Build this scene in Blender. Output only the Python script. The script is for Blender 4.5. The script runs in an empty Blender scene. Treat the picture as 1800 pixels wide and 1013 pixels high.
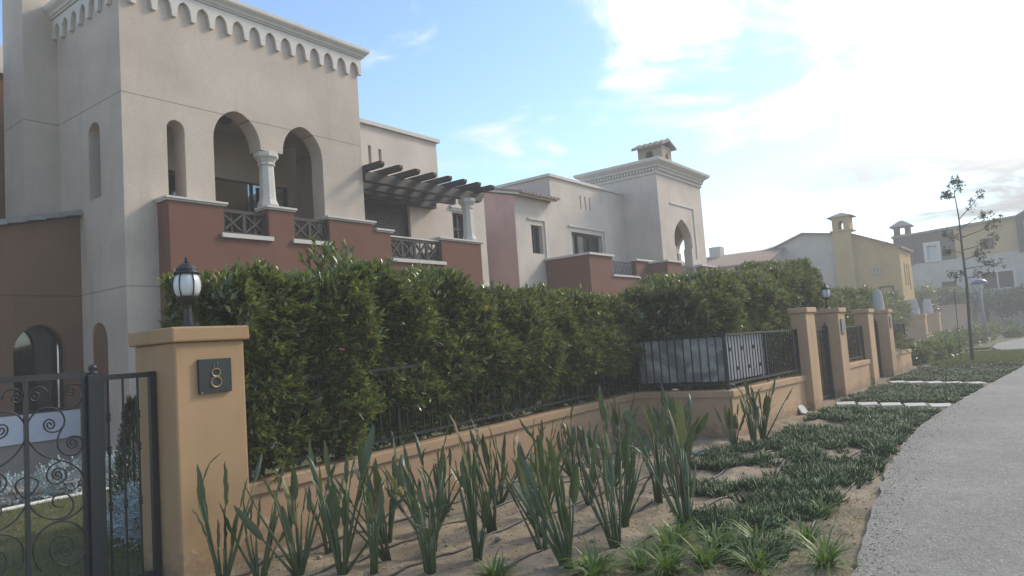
import bpy, math, random
import numpy as np
from mathutils import Vector, Matrix
from mathutils.geometry import tessellate_polygon

R = math.radians
random.seed(8)
rng = np.random.default_rng(8)
S = bpy.context.scene
C = S.collection

# ------------------------------------------------------------------ camera
# world: X runs along the street (away from the viewer), Y points to the houses, Z up; the viewer stands at the origin
cam_d = bpy.data.cameras.new('camera')
cam = bpy.data.objects.new('camera', cam_d)
C.objects.link(cam)
cam_d.sensor_width = 36
cam_d.lens = 36 * 1270 / 1800
cam_d.clip_start = 0.05
cam_d.clip_end = 3000
YAW, PITCH, ROLL = 0.638, 0.0785, -0.0708
fw = Vector((math.cos(PITCH) * math.cos(YAW), math.cos(PITCH) * math.sin(YAW), math.sin(PITCH)))
r0 = fw.cross(Vector((0, 0, 1))).normalized()
u0 = r0.cross(fw)
rt = math.cos(ROLL) * r0 + math.sin(ROLL) * u0
up = -math.sin(ROLL) * r0 + math.cos(ROLL) * u0
m3 = Matrix((rt, up, -fw)).transposed()
cam.matrix_world = Matrix.Translation((0, 0, 1.6)) @ m3.to_4x4()
S.camera = cam

# ------------------------------------------------------------------ sky, sun, exposure
SUN_AZ = 23      # degrees from +X towards -Y
SUN_EL = 34
sun_dir = Vector((math.cos(R(SUN_EL)) * math.cos(R(SUN_AZ)), -math.cos(R(SUN_EL)) * math.sin(R(SUN_AZ)), math.sin(R(SUN_EL))))
world = bpy.data.worlds.new('World')
S.world = world
world.use_nodes = True
wt = world.node_tree
wt.nodes.clear()


def N(t, typ, **kw):
    n = t.nodes.new(typ)
    for k, v in kw.items():
        if k == 'inp':
            for i, val in v.items():
                n.inputs[i].default_value = val
        else:
            setattr(n, k, v)
    return n


def math_node(t, op, a, b=None, clamp=False):
    n = t.nodes.new('ShaderNodeMath')
    n.operation = op
    n.use_clamp = clamp
    for i, v in enumerate((a, b)):
        if v is None:
            continue
        if isinstance(v, (int, float)):
            n.inputs[i].default_value = v
        else:
            t.links.new(v, n.inputs[i])
    return n.outputs[0]


def ramp(t, fac, stops, interp='LINEAR'):
    n = t.nodes.new('ShaderNodeValToRGB')
    n.color_ramp.interpolation = interp
    el = n.color_ramp.elements
    while len(el) < len(stops):
        el.new(0.5)
    for e, (p, c) in zip(el, stops):
        e.position = p
        e.color = (c, c, c, 1) if isinstance(c, (int, float)) else (*c, 1)
    t.links.new(fac, n.inputs[0])
    return n.outputs[0]


def mixc(t, fac, a, b, mode='MIX'):
    n = t.nodes.new('ShaderNodeMix')
    n.data_type = 'RGBA'
    n.blend_type = mode
    for i, v in ((0, fac), (6, a), (7, b)):
        if isinstance(v, (int, float)):
            n.inputs[i].default_value = v
        elif isinstance(v, tuple):
            n.inputs[i].default_value = (*v, 1) if len(v) == 3 else v
        else:
            t.links.new(v, n.inputs[i])
    return n.outputs[2]


sky = N(wt, 'ShaderNodeTexSky', sky_type='NISHITA', sun_disc=False, sun_elevation=R(SUN_EL), sun_rotation=R(90 + SUN_AZ),
        air_density=1.15, dust_density=0.5, ozone_density=3.0, altitude=50)
bg1 = N(wt, 'ShaderNodeBackground', inp={1: 0.12})
hs = N(wt, 'ShaderNodeHueSaturation', inp={'Saturation': 1.02})
wt.links.new(sky.outputs[0], hs.inputs['Color'])
wt.links.new(hs.outputs[0], bg1.inputs[0])
tc = N(wt, 'ShaderNodeTexCoord')
sep = N(wt, 'ShaderNodeSeparateXYZ')
wt.links.new(tc.outputs['Generated'], sep.inputs[0])
zz = math_node(wt, 'ADD', math_node(wt, 'MAXIMUM', sep.outputs[2], 0.0), 0.16)
cmb = N(wt, 'ShaderNodeCombineXYZ')
wt.links.new(math_node(wt, 'DIVIDE', sep.outputs[0], zz), cmb.inputs[0])
wt.links.new(math_node(wt, 'DIVIDE', sep.outputs[1], zz), cmb.inputs[1])
cmb.inputs[2].default_value = 3.7
n1 = N(wt, 'ShaderNodeTexNoise', inp={'Scale': 1.5, 'Detail': 12, 'Roughness': 0.6, 'Distortion': 0.5})
wt.links.new(cmb.outputs[0], n1.inputs['Vector'])
n2 = N(wt, 'ShaderNodeTexNoise', inp={'Scale': 0.55, 'Detail': 4, 'Roughness': 0.5})
wt.links.new(cmb.outputs[0], n2.inputs['Vector'])
dotn = N(wt, 'ShaderNodeVectorMath', operation='DOT_PRODUCT')
wt.links.new(tc.outputs['Generated'], dotn.inputs[0])
dotn.inputs[1].default_value = sun_dir
sund = math_node(wt, 'MAXIMUM', dotn.outputs['Value'], 0.0)
cover = math_node(wt, 'ADD', math_node(wt, 'ADD', math_node(wt, 'MULTIPLY', n1.outputs['Fac'], 1.5), -0.25), math_node(wt, 'MULTIPLY', math_node(wt, 'SUBTRACT', math_node(wt, 'MAXIMUM', sund, 0.64), 0.74), 0.80))
mask = ramp(wt, cover, [(0.46, 0.0), (0.70, 1.0)], 'EASE')
glow = math_node(wt, 'POWER', sund, 5.0)
shade = ramp(wt, n2.outputs['Fac'], [(0.35, 0.72), (0.62, 1.0)])
cl = mixc(wt, glow, (0.46, 0.475, 0.50), (0.86, 0.85, 0.82))
cl = mixc(wt, 1.0, cl, shade, 'MULTIPLY')
lowc = ramp(wt, math_node(wt, 'ADD', sep.outputs[2], math_node(wt, 'MULTIPLY', math_node(wt, 'SUBTRACT', n1.outputs['Fac'], 0.5), 0.30)), [(0.10, 0.36), (0.30, 1.0)], 'EASE')
cl = mixc(wt, 1.0, cl, lowc, 'MULTIPLY')
bg2 = N(wt, 'ShaderNodeBackground', inp={1: 1.35})
wt.links.new(cl, bg2.inputs[0])
mixs = N(wt, 'ShaderNodeMixShader')
wt.links.new(mask, mixs.inputs[0])
wt.links.new(bg1.outputs[0], mixs.inputs[1])
wt.links.new(bg2.outputs[0], mixs.inputs[2])
wout = N(wt, 'ShaderNodeOutputWorld')
wt.links.new(mixs.outputs[0], wout.inputs[0])

sun_l = bpy.data.lights.new('sun', 'SUN')
sun_l.energy = 1.5
sun_l.angle = R(12)
sun_l.color = (1.0, 0.88, 0.72)
sun_o = bpy.data.objects.new('sun', sun_l)
C.objects.link(sun_o)
sun_o.rotation_euler = (-sun_dir).to_track_quat('-Z', 'Y').to_euler()
sun_o.location = (0, 0, 60)

S.view_settings.view_transform = 'Standard'
S.view_settings.look = 'None'
S.view_settings.exposure = 1.08
S.view_settings.gamma = 1
S.view_settings.use_curve_mapping = False
S.render.engine = 'CYCLES'
S.cycles.use_denoising = True
S.cycles.max_bounces = 6
S.cycles.diffuse_bounces = 3
S.cycles.transparent_max_bounces = 6
S.cycles.volume_bounces = 1
S.cycles.caustics_reflective = False
S.cycles.caustics_refractive = False

# ------------------------------------------------------------------ materials
M = {}


def new_mat(name):
    m = bpy.data.materials.new(name)
    m.use_nodes = True
    t = m.node_tree
    b = t.nodes['Principled BSDF']
    M[name] = m
    return m, t, b


def stucco(name, col, joints=(), rough=0.9, var=0.12, stain=0.35, bump=0.25, efflo=0.0, gscale=55, efflo_top=9.0, splash=0.0):
    """rendered masonry: fine grain, broad blotches, run-off streaks, scored joints"""
    m, t, b = new_mat(name)
    g = N(t, 'ShaderNodeNewGeometry')
    pos = g.outputs['Position']
    a = N(t, 'ShaderNodeTexNoise', inp={'Scale': 0.9, 'Detail': 6, 'Roughness': 0.6})
    t.links.new(pos, a.inputs['Vector'])
    mp = N(t, 'ShaderNodeMapping', inp={'Scale': (3.0, 3.0, 0.35)})
    t.links.new(pos, mp.inputs[0])
    s = N(t, 'ShaderNodeTexNoise', inp={'Scale': 1.3, 'Detail': 7, 'Roughness': 0.65})
    t.links.new(mp.outputs[0], s.inputs['Vector'])
    f = N(t, 'ShaderNodeTexNoise', inp={'Scale': gscale, 'Detail': 3, 'Roughness': 0.6})
    t.links.new(pos, f.inputs['Vector'])
    c1 = tuple(min(1, x * (1 + var)) for x in col)
    c2 = tuple(x * (1 - var) for x in col)
    base = mixc(t, ramp(t, a.outputs['Fac'], [(0.3, 0.0), (0.7, 1.0)]), c2, c1)
    dk = tuple(x * 0.62 for x in col)
    base = mixc(t, math_node(t, 'MULTIPLY', ramp(t, s.outputs['Fac'], [(0.55, 0.0), (0.75, 1.0)]), stain), base, dk)
    base = mixc(t, 0.35, base, ramp(t, f.outputs['Fac'], [(0.3, 0.55), (0.7, 1.0)]), 'MULTIPLY')
    s2_ = N(t, 'ShaderNodeTexNoise', inp={'Scale': 5.5, 'Detail': 6, 'Roughness': 0.7})
    t.links.new(mp.outputs[0], s2_.inputs['Vector'])
    base = mixc(t, math_node(t, 'MULTIPLY', ramp(t, s2_.outputs['Fac'], [(0.58, 0.0), (0.74, 1.0)]), stain * 0.7), base, tuple(x * 0.7 for x in col))
    if splash:
        sg = N(t, 'ShaderNodeTexNoise', inp={'Scale': 9, 'Detail': 8, 'Roughness': 0.7})
        t.links.new(pos, sg.inputs['Vector'])
        sz = N(t, 'ShaderNodeSeparateXYZ')
        t.links.new(pos, sz.inputs[0])
        sv = math_node(t, 'SUBTRACT', sg.outputs['Fac'], math_node(t, 'MULTIPLY', sz.outputs[2], 1.1))
        base = mixc(t, math_node(t, 'MULTIPLY', ramp(t, sv, [(0.28, 0.0), (0.42, 1.0)]), splash), base, (0.24, 0.17, 0.11))
    height = f.outputs['Fac']
    if efflo:
        e = N(t, 'ShaderNodeTexNoise', inp={'Scale': 3.1, 'Detail': 8, 'Roughness': 0.7})
        t.links.new(pos, e.inputs['Vector'])
        spz = N(t, 'ShaderNodeSeparateXYZ')
        t.links.new(pos, spz.inputs[0])
        hgt = math_node(t, 'ADD', e.outputs['Fac'], math_node(t, 'MULTIPLY', math_node(t, 'MAXIMUM', math_node(t, 'SUBTRACT', spz.outputs[2], efflo_top), 0.0), -0.9))
        base = mixc(t, math_node(t, 'MULTIPLY', ramp(t, hgt, [(0.60, 0.0), (0.68, 1.0)]), efflo), base, (0.62, 0.55, 0.48))
    if joints:
        sp = N(t, 'ShaderNodeSeparateXYZ')
        t.links.new(pos, sp.inputs[0])
        tot = None
        for z in joints:
            d = math_node(t, 'ABSOLUTE', math_node(t, 'SUBTRACT', sp.outputs[2], z))
            v = math_node(t, 'LESS_THAN', d, 0.011)
            tot = v if tot is None else math_node(t, 'MAXIMUM', tot, v)
        base = mixc(t, math_node(t, 'MULTIPLY', tot, 0.6), base, tuple(x * 0.35 for x in col))
        height = math_node(t, 'SUBTRACT', height, math_node(t, 'MULTIPLY', tot, 1.5))
    bp = N(t, 'ShaderNodeBump', inp={'Strength': bump, 'Distance': 0.012})
    t.links.new(height, bp.inputs['Height'])
    t.links.new(base, b.inputs['Base Color'])
    t.links.new(bp.outputs[0], b.inputs['Normal'])
    b.inputs['Roughness'].default_value = rough
    b.inputs['Specular IOR Level'].default_value = 0.2
    return m


def plain(name, col, rough=0.6, metal=0.0, var=0.12, scale=14, bump=0.1, spec=0.4, wear=None):
    m, t, b = new_mat(name)
    g = N(t, 'ShaderNodeNewGeometry')
    a = N(t, 'ShaderNodeTexNoise', inp={'Scale': scale, 'Detail': 5, 'Roughness': 0.6})
    t.links.new(g.outputs['Position'], a.inputs['Vector'])
    base = mixc(t, a.outputs['Fac'], tuple(x * (1 - 2 * var) for x in col), tuple(min(1, x * (1 + 2 * var)) for x in col))
    if wear:
        w = N(t, 'ShaderNodeTexNoise', inp={'Scale': scale * 2.3, 'Detail': 6, 'Roughness': 0.7})
        t.links.new(g.outputs['Position'], w.inputs['Vector'])
        base = mixc(t, ramp(t, w.outputs['Fac'], [(0.60, 0.0), (0.68, 1.0)]), base, wear)
    t.links.new(base, b.inputs['Base Color'])
    b.inputs['Roughness'].default_value = rough
    b.inputs['Metallic'].default_value = metal
    b.inputs['Specular IOR Level'].default_value = spec
    if bump:
        bp = N(t, 'ShaderNodeBump', inp={'Strength': bump, 'Distance': 0.005})
        t.links.new(a.outputs['Fac'], bp.inputs['Height'])
        t.links.new(bp.outputs[0], b.inputs['Normal'])
    return m


def leafmat(name, dark, light, rough=0.38, trans=0.3, spec=0.5, dry=None):
    """leaf: colour differs from leaf to leaf, some light passes through"""
    m, t, b = new_mat(name)
    g = N(t, 'ShaderNodeNewGeometry')
    a = N(t, 'ShaderNodeTexNoise', inp={'Scale': 1.6, 'Detail': 3})
    t.links.new(g.outputs['Position'], a.inputs['Vector'])
    f = math_node(t, 'ADD', math_node(t, 'MULTIPLY', g.outputs['Random Per Island'], 0.65), math_node(t, 'MULTIPLY', a.outputs['Fac'], 0.4))
    base = mixc(t, ramp(t, f, [(0.15, 0.0), (0.55, 0.35), (0.95, 1.0)]), dark, light)
    if dry:
        base = mixc(t, ramp(t, g.outputs['Random Per Island'], [(0.965, 0.0), (0.975, 1.0)]), base, dry)
    t.links.new(base, b.inputs['Base Color'])
    b.inputs['Roughness'].default_value = rough
    b.inputs['Specular IOR Level'].default_value = spec
    tr = N(t, 'ShaderNodeBsdfTranslucent')
    t.links.new(mixc(t, 1.0, base, (1.25, 1.3, 0.6), 'MULTIPLY'), tr.inputs[0])
    mx = N(t, 'ShaderNodeMixShader', inp={0: trans})
    t.links.new(b.outputs[0], mx.inputs[1])
    t.links.new(tr.outputs[0], mx.inputs[2])
    t.links.new(mx.outputs[0], t.nodes['Material Output'].inputs[0])
    return m


BEIGE = (0.515, 0.44, 0.365)
stucco('beige', BEIGE, joints=(2.945, 6.075), stain=0.4)
stucco('beige_plain', (0.60, 0.51, 0.43), stain=0.35)
stucco('pale_beige', (0.60, 0.52, 0.45), stain=0.35)
stucco('pink_beige', (0.60, 0.39, 0.335), stain=0.35)
stucco('red_brown', (0.185, 0.088, 0.060), joints=(2.945,), stain=0.3, var=0.08)
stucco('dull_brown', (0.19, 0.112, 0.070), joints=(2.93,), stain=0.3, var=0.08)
stucco('ochre', (0.40, 0.265, 0.145), stain=0.35, efflo=0.7, bump=0.22, gscale=150, efflo_top=0.22, splash=0.7)
stucco('ochre_worn', (0.42, 0.28, 0.17), stain=0.35, efflo=0.75, bump=0.25, gscale=140, splash=0.7)
stucco('pinkish_wall', (0.52, 0.345, 0.21), stain=0.4, bump=0.3, splash=0.7)
stucco('peach_wall', (0.60, 0.42, 0.30), stain=0.3, bump=0.3)
stucco('yellow_ochre', (0.47, 0.33, 0.15), stain=0.25)
stucco('far_brown', (0.05, 0.040, 0.034), stain=0.35)
stucco('far_white', (0.50, 0.45, 0.38), stain=0.35)
plain('white_trim', (0.54, 0.51, 0.46), 0.75, var=0.08, scale=5, wear=(0.38, 0.35, 0.30))
plain('dull_trim', (0.56, 0.52, 0.46), 0.8, var=0.08, scale=4)
plain('iron', (0.022, 0.026, 0.028), 0.45, metal=0.2, var=0.25, scale=30, spec=0.5, wear=(0.05, 0.055, 0.055))
plain('wood_dark', (0.030, 0.024, 0.022), 0.6, var=0.3, scale=20)
plain('shutter', (0.045, 0.045, 0.047), 0.5, var=0.1)
plain('tile', (0.24, 0.17, 0.14), 0.85, var=0.3, scale=9)
plain('grey_tile', (0.22, 0.20, 0.18), 0.85, var=0.25, scale=7)
plain('hose', (0.045, 0.04, 0.036), 0.5, var=0.3, scale=5, wear=(0.22, 0.20, 0.17))
plain('crumb', (0.36, 0.28, 0.20), 0.95, var=0.3, scale=30)
plain('slab', (0.50, 0.48, 0.43), 0.8, var=0.06, scale=6, wear=(0.5, 0.47, 0.42))
plain('bark', (0.075, 0.06, 0.05), 0.9, var=0.3, scale=40, bump=0.5)
plain('stem_brown', (0.09, 0.065, 0.045), 0.9, var=0.3, scale=40)
plain('plaque', (0.018, 0.026, 0.027), 0.4, var=0.2, scale=40)
plain('brass', (0.27, 0.20, 0.11), 0.45, metal=0.6, var=0.2, scale=60)
plain('bronze', (0.035, 0.036, 0.036), 0.5, metal=0.4, var=0.4, scale=40, wear=(0.16, 0.13, 0.10))
plain('white_glass', (0.55, 0.58, 0.57), 0.25, var=0.02, spec=0.6, bump=0)
plain('white_cloth', (0.42, 0.40, 0.38), 0.8, var=0.08, scale=9, bump=0.4)
plain('blue_metal', (0.06, 0.085, 0.16), 0.4, var=0.1)
plain('grey_metal', (0.20, 0.21, 0.22), 0.5, var=0.1)
plain('white_plastic', (0.62, 0.62, 0.60), 0.5, var=0.03)
plain('paving', (0.30, 0.26, 0.22), 0.9, var=0.1, scale=3, bump=0.2)
plain('plinth_white', (0.60, 0.62, 0.66), 0.7, var=0.05, scale=4)
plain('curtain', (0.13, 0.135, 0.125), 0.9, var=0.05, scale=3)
plain('stone', (0.30, 0.25, 0.19), 0.9, var=0.3, scale=25, bump=0.3)

m, t, b = new_mat('dark_glass')
b.inputs['Base Color'].default_value = (0.025, 0.03, 0.032, 1)
b.inputs['Roughness'].default_value = 0.08
b.inputs['Specular IOR Level'].default_value = 0.6

m, t, b = new_mat('clear_glass')
gx = N(t, 'ShaderNodeBsdfGlossy', inp={1: 0.05})
gx.inputs[0].default_value = (0.8, 0.85, 0.85, 1)
tx = N(t, 'ShaderNodeBsdfTransparent')
tx.inputs[0].default_value = (0.62, 0.68, 0.68, 1)
fx_ = N(t, 'ShaderNodeFresnel', inp={0: 1.5})
mx = N(t, 'ShaderNodeMixShader')
t.links.new(math_node(t, 'ADD', fx_.outputs[0], 0.06), mx.inputs[0])
t.links.new(tx.outputs[0], mx.inputs[1])
t.links.new(gx.outputs[0], mx.inputs[2])
t.links.new(mx.outputs[0], t.nodes['Material Output'].inputs[0])

m, t, b = new_mat('dull_sheet')     # dull plastic sheet, pale blotches painted in for bright reflections
g = N(t, 'ShaderNodeNewGeometry')
a = N(t, 'ShaderNodeTexNoise', inp={'Scale': 2.6, 'Detail': 6, 'Roughness': 0.6, 'Distortion': 0.6})
t.links.new(g.outputs['Position'], a.inputs['Vector'])
t.links.new(mixc(t, ramp(t, a.outputs['Fac'], [(0.42, 0.0), (0.68, 1.0)]), (0.17, 0.165, 0.155), (0.46, 0.445, 0.41)), b.inputs['Base Color'])
b.inputs['Roughness'].default_value = 0.45
b.inputs['Specular IOR Level'].default_value = 0.5
plain('pale_sheet', (0.40, 0.40, 0.40), 0.45, var=0.1, scale=2)

# sand
m, t, b = new_mat('sand')
g = N(t, 'ShaderNodeNewGeometry')
a = N(t, 'ShaderNodeTexNoise', inp={'Scale': 1.1, 'Detail': 8, 'Roughness': 0.65})
f = N(t, 'ShaderNodeTexNoise', inp={'Scale': 70, 'Detail': 5, 'Roughness': 0.7})
v = N(t, 'ShaderNodeTexVoronoi', inp={'Scale': 38})
k = N(t, 'ShaderNodeTexNoise', inp={'Scale': 7, 'Detail': 5, 'Roughness': 0.6})
for n in (a, f, v, k):
    t.links.new(g.outputs['Position'], n.inputs['Vector'])
c = mixc(t, ramp(t, a.outputs['Fac'], [(0.3, 0.0), (0.7, 1.0)]), (0.28, 0.22, 0.15), (0.44, 0.355, 0.25))
c = mixc(t, ramp(t, k.outputs['Fac'], [(0.5, 0.0), (0.72, 0.55)]), c, (0.17, 0.125, 0.085))
c = mixc(t, 0.55, c, ramp(t, f.outputs['Fac'], [(0.28, 0.35), (0.7, 1.0)]), 'MULTIPLY')
c = mixc(t, ramp(t, v.outputs['Distance'], [(0.06, 0.5), (0.16, 0.0)]), c, (0.52, 0.45, 0.36))
t.links.new(c, b.inputs['Base Color'])
b.inputs['Roughness'].default_value = 0.95
b.inputs['Specular IOR Level'].default_value = 0.15
hh = math_node(t, 'ADD', math_node(t, 'MULTIPLY', f.outputs['Fac'], 0.35), k.outputs['Fac'])
bp = N(t, 'ShaderNodeBump', inp={'Strength': 0.7, 'Distance': 0.035})
t.links.new(hh, bp.inputs['Height'])
t.links.new(bp.outputs[0], b.inputs['Normal'])

# path: grey exposed-aggregate surface
m, t, b = new_mat('path_grey')
g = N(t, 'ShaderNodeNewGeometry')
a = N(t, 'ShaderNodeTexNoise', inp={'Scale': 0.7, 'Detail': 7, 'Roughness': 0.6})
f = N(t, 'ShaderNodeTexNoise', inp={'Scale': 30, 'Detail': 7, 'Roughness': 0.78})
v = N(t, 'ShaderNodeTexVoronoi', inp={'Scale': 60, 'Randomness': 1.0})
k = N(t, 'ShaderNodeTexNoise', inp={'Scale': 7, 'Detail': 8, 'Roughness': 0.78})
for n in (a, f, v, k):
    t.links.new(g.outputs['Position'], n.inputs['Vector'])
c = mixc(t, ramp(t, a.outputs['Fac'], [(0.3, 0.0), (0.7, 1.0)]), (0.25, 0.238, 0.212), (0.35, 0.335, 0.30))
c = mixc(t, ramp(t, k.outputs['Fac'], [(0.48, 0.0), (0.75, 0.6)]), c, (0.15, 0.146, 0.137))
c = mixc(t, 0.6, c, ramp(t, f.outputs['Fac'], [(0.32, 0.3), (0.66, 1.0)]), 'MULTIPLY')
c = mixc(t, ramp(t, v.outputs['Color'], [(0.82, 0.0), (0.92, 0.5)]), c, (0.48, 0.465, 0.43))
t.links.new(c, b.inputs['Base Color'])
b.inputs['Roughness'].default_value = 0.8
b.inputs['Specular IOR Level'].default_value = 0.3
hh = math_node(t, 'SUBTRACT', f.outputs['Fac'], math_node(t, 'MULTIPLY', v.outputs['Distance'], 0.8))
bp = N(t, 'ShaderNodeBump', inp={'Strength': 0.8, 'Distance': 0.012})
t.links.new(hh, bp.inputs['Height'])
t.links.new(bp.outputs[0], b.inputs['Normal'])

# lawn soil/sward colour under the blades
m, t, b = new_mat('lawn')
g = N(t, 'ShaderNodeNewGeometry')
a = N(t, 'ShaderNodeTexNoise', inp={'Scale': 2.2, 'Detail': 7, 'Roughness': 0.7})
f = N(t, 'ShaderNodeTexNoise', inp={'Scale': 60, 'Detail': 4, 'Roughness': 0.7})
for n in (a, f):
    t.links.new(g.outputs['Position'], n.inputs['Vector'])
c = mixc(t, ramp(t, a.outputs['Fac'], [(0.3, 0.0), (0.7, 1.0)]), (0.085, 0.10, 0.032), (0.20, 0.185, 0.07))
c = mixc(t, 0.7, c, ramp(t, f.outputs['Fac'], [(0.3, 0.3), (0.7, 1.0)]), 'MULTIPLY')
t.links.new(c, b.inputs['Base Color'])
b.inputs['Roughness'].default_value = 0.9
bp = N(t, 'ShaderNodeBump', inp={'Strength': 0.9, 'Distance': 0.03})
t.links.new(f.outputs['Fac'], bp.inputs['Height'])
t.links.new(bp.outputs[0], b.inputs['Normal'])

leafmat('hedge_leaf', (0.070, 0.098, 0.038), (0.28, 0.32, 0.105), rough=0.25, trans=0.32, dry=(0.34, 0.27, 0.12), spec=0.9)
leafmat('hedge_leaf_far', (0.085, 0.105, 0.045), (0.30, 0.33, 0.125), rough=0.28, trans=0.3, dry=(0.30, 0.25, 0.12), spec=0.9)
leafmat('bird_leaf', (0.042, 0.068, 0.036), (0.105, 0.140, 0.062), rough=0.42, trans=0.22)
leafmat('bird_stalk', (0.045, 0.075, 0.028), (0.085, 0.12, 0.045), rough=0.5, trans=0.05)
leafmat('yellow_leaf', (0.10, 0.11, 0.03), (0.20, 0.19, 0.06), rough=0.5, trans=0.25)
leafmat('straw', (0.12, 0.13, 0.045), (0.32, 0.29, 0.13), rough=0.6, trans=0.25)
leafmat('dry_leaf', (0.10, 0.07, 0.035), (0.20, 0.15, 0.08), rough=0.8, trans=0.1)
leafmat('ice_leaf', (0.024, 0.054, 0.016), (0.088, 0.145, 0.040), rough=0.45, trans=0.14, spec=0.3)
leafmat('tuft_leaf', (0.07, 0.13, 0.025), (0.17, 0.26, 0.05), rough=0.45, trans=0.35)
leafmat('lawn_blade', (0.08, 0.11, 0.03), (0.20, 0.21, 0.065), rough=0.6, trans=0.3)
leafmat('silver_leaf', (0.26, 0.33, 0.37), (0.58, 0.67, 0.72), rough=0.6, trans=0.1)
leafmat('cypress_leaf', (0.035, 0.055, 0.02), (0.09, 0.11, 0.035), rough=0.6, trans=0.15)
leafmat('tree_leaf', (0.04, 0.055, 0.02), (0.10, 0.11, 0.035), rough=0.5, trans=0.3)
leafmat('rust_leaf', (0.07, 0.07, 0.03), (0.17, 0.12, 0.05), rough=0.5, trans=0.3)


# ------------------------------------------------------------------ mesh helpers
def wl(o):
    v = Vector((0, 0, 0))
    while o:
        v += o.location
        o = o.parent
    return v


class MB:
    def __init__(s):
        s.v = []
        s.f = []

    def add(s, vs, fs):
        k = len(s.v)
        s.v += [tuple(p) for p in vs]
        s.f += [tuple(i + k for i in f) for f in fs]
        return s

    def box(s, x0, x1, y0, y1, z0, z1):
        return s.add([(x0, y0, z0), (x1, y0, z0), (x1, y1, z0), (x0, y1, z0), (x0, y0, z1), (x1, y0, z1), (x1, y1, z1), (x0, y1, z1)],
                     [(0, 3, 2, 1), (4, 5, 6, 7), (0, 1, 5, 4), (1, 2, 6, 5), (2, 3, 7, 6), (3, 0, 4, 7)])

    def beam(s, a, b, w, h, upv=(0, 0, 1)):
        """rectangular bar from a to b, w across, h along upv"""
        a, b = Vector(a), Vector(b)
        d = (b - a).normalized()
        u = Vector(upv)
        sd = d.cross(u)
        if sd.length < 1e-4:
            sd = d.cross(Vector((1, 0, 0)))
        sd.normalize()
        u = sd.cross(d)
        vs = []
        for p in (a, b):
            for i, j in ((-1, -1), (1, -1), (1, 1), (-1, 1)):
                vs.append(p + sd * (i * w / 2) + u * (j * h / 2))
        return s.add(vs, [(0, 1, 2, 3), (7, 6, 5, 4), (0, 4, 5, 1), (1, 5, 6, 2), (2, 6, 7, 3), (3, 7, 4, 0)])

    def tube(s, pts, r, n=6):
        pts = [Vector(p) for p in pts]
        rs = r if isinstance(r, (list, tuple)) else [r] * len(pts)
        vs, fs = [], []
        prev = None
        for i, p in enumerate(pts):
            d = (pts[min(i + 1, len(pts) - 1)] - pts[max(i - 1, 0)]).normalized()
            if prev is None:
                u = d.cross(Vector((0.31, 0.17, 0.93)))
                if u.length < 0.05:
                    u = d.cross(Vector((1, 0, 0)))
            else:
                u = prev - d * prev.dot(d)
            u.normalize()
            prev = u
            w = d.cross(u)
            for j in range(n):
                an = 2 * math.pi * j / n
                vs.append(p + (u * math.cos(an) + w * math.sin(an)) * rs[i])
        for i in range(len(pts) - 1):
            for j in range(n):
                a, b2 = i * n + j, i * n + (j + 1) % n
                fs.append((a, b2, b2 + n, a + n))
        fs.append(tuple(range(n - 1, -1, -1)))
        fs.append(tuple((len(pts) - 1) * n + j for j in range(n)))
        return s.add(vs, fs)

    def lathe(s, prof, cx, cy, n=16, rot=0.0):
        """prof: (radius, z) from bottom to top"""
        vs, fs = [], []
        for r, z in prof:
            for j in range(n):
                an = 2 * math.pi * j / n + rot
                vs.append((cx + r * math.cos(an), cy + r * math.sin(an), z))
        for i in range(len(prof) - 1):
            for j in range(n):
                a, b2 = i * n + j, i * n + (j + 1) % n
                fs.append((a, b2, b2 + n, a + n))
        fs.append(tuple(range(n - 1, -1, -1)))
        fs.append(tuple((len(prof) - 1) * n + j for j in range(n)))
        return s.add(vs, fs)

    def plate(s, axis, a0, a1, outer, holes=()):
        """flat slab with holes: axis 'Y' -> (u,v)=(x,z) between y=a0 and a1; axis 'X' -> (u,v)=(y,z); axis 'Z' -> (x,y)"""
        loops = [list(outer)] + [list(h) for h in holes]
        tri = tessellate_polygon([[Vector((p[0], p[1], 0)) for p in l] for l in loops])
        flat = [p for l in loops for p in l]
        n = len(flat)

        def mk(p, d):
            return {'Y': (p[0], d, p[1]), 'X': (d, p[0], p[1]), 'Z': (p[0], p[1], d)}[axis]
        vs = [mk(p, a0) for p in flat] + [mk(p, a1) for p in flat]
        fs = [tuple(q) for q in tri] + [tuple(i + n for i in reversed(q)) for q in tri]
        k = 0
        for l in loops:
            m_ = len(l)
            for i in range(m_):
                j = (i + 1) % m_
                fs.append((k + i, k + j, k + j + n, k + i + n))
            k += m_
        return s.add(vs, fs)

    def loft(s, loops):
        n = len(loops[0])
        vs = [p for l in loops for p in l]
        fs = []
        for i in range(len(loops) - 1):
            for j in range(n):
                a, b2 = i * n + j, i * n + (j + 1) % n
                fs.append((a, b2, b2 + n, a + n))
        fs.append(tuple(range(n - 1, -1, -1)))
        fs.append(tuple((len(loops) - 1) * n + j for j in range(n)))
        return s.add(vs, fs)


def fix_normals(me):
    import bmesh
    bm = bmesh.new()
    bm.from_mesh(me)
    bmesh.ops.recalc_face_normals(bm, faces=bm.faces)
    bm.to_mesh(me)
    bm.free()


def link(name, me, mat, parent=None):
    o = bpy.data.objects.new(name, me)
    C.objects.link(o)
    if mat:
        me.materials.clear()
        me.materials.append(M[mat])
    if parent:
        o.parent = parent
    return o


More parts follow.
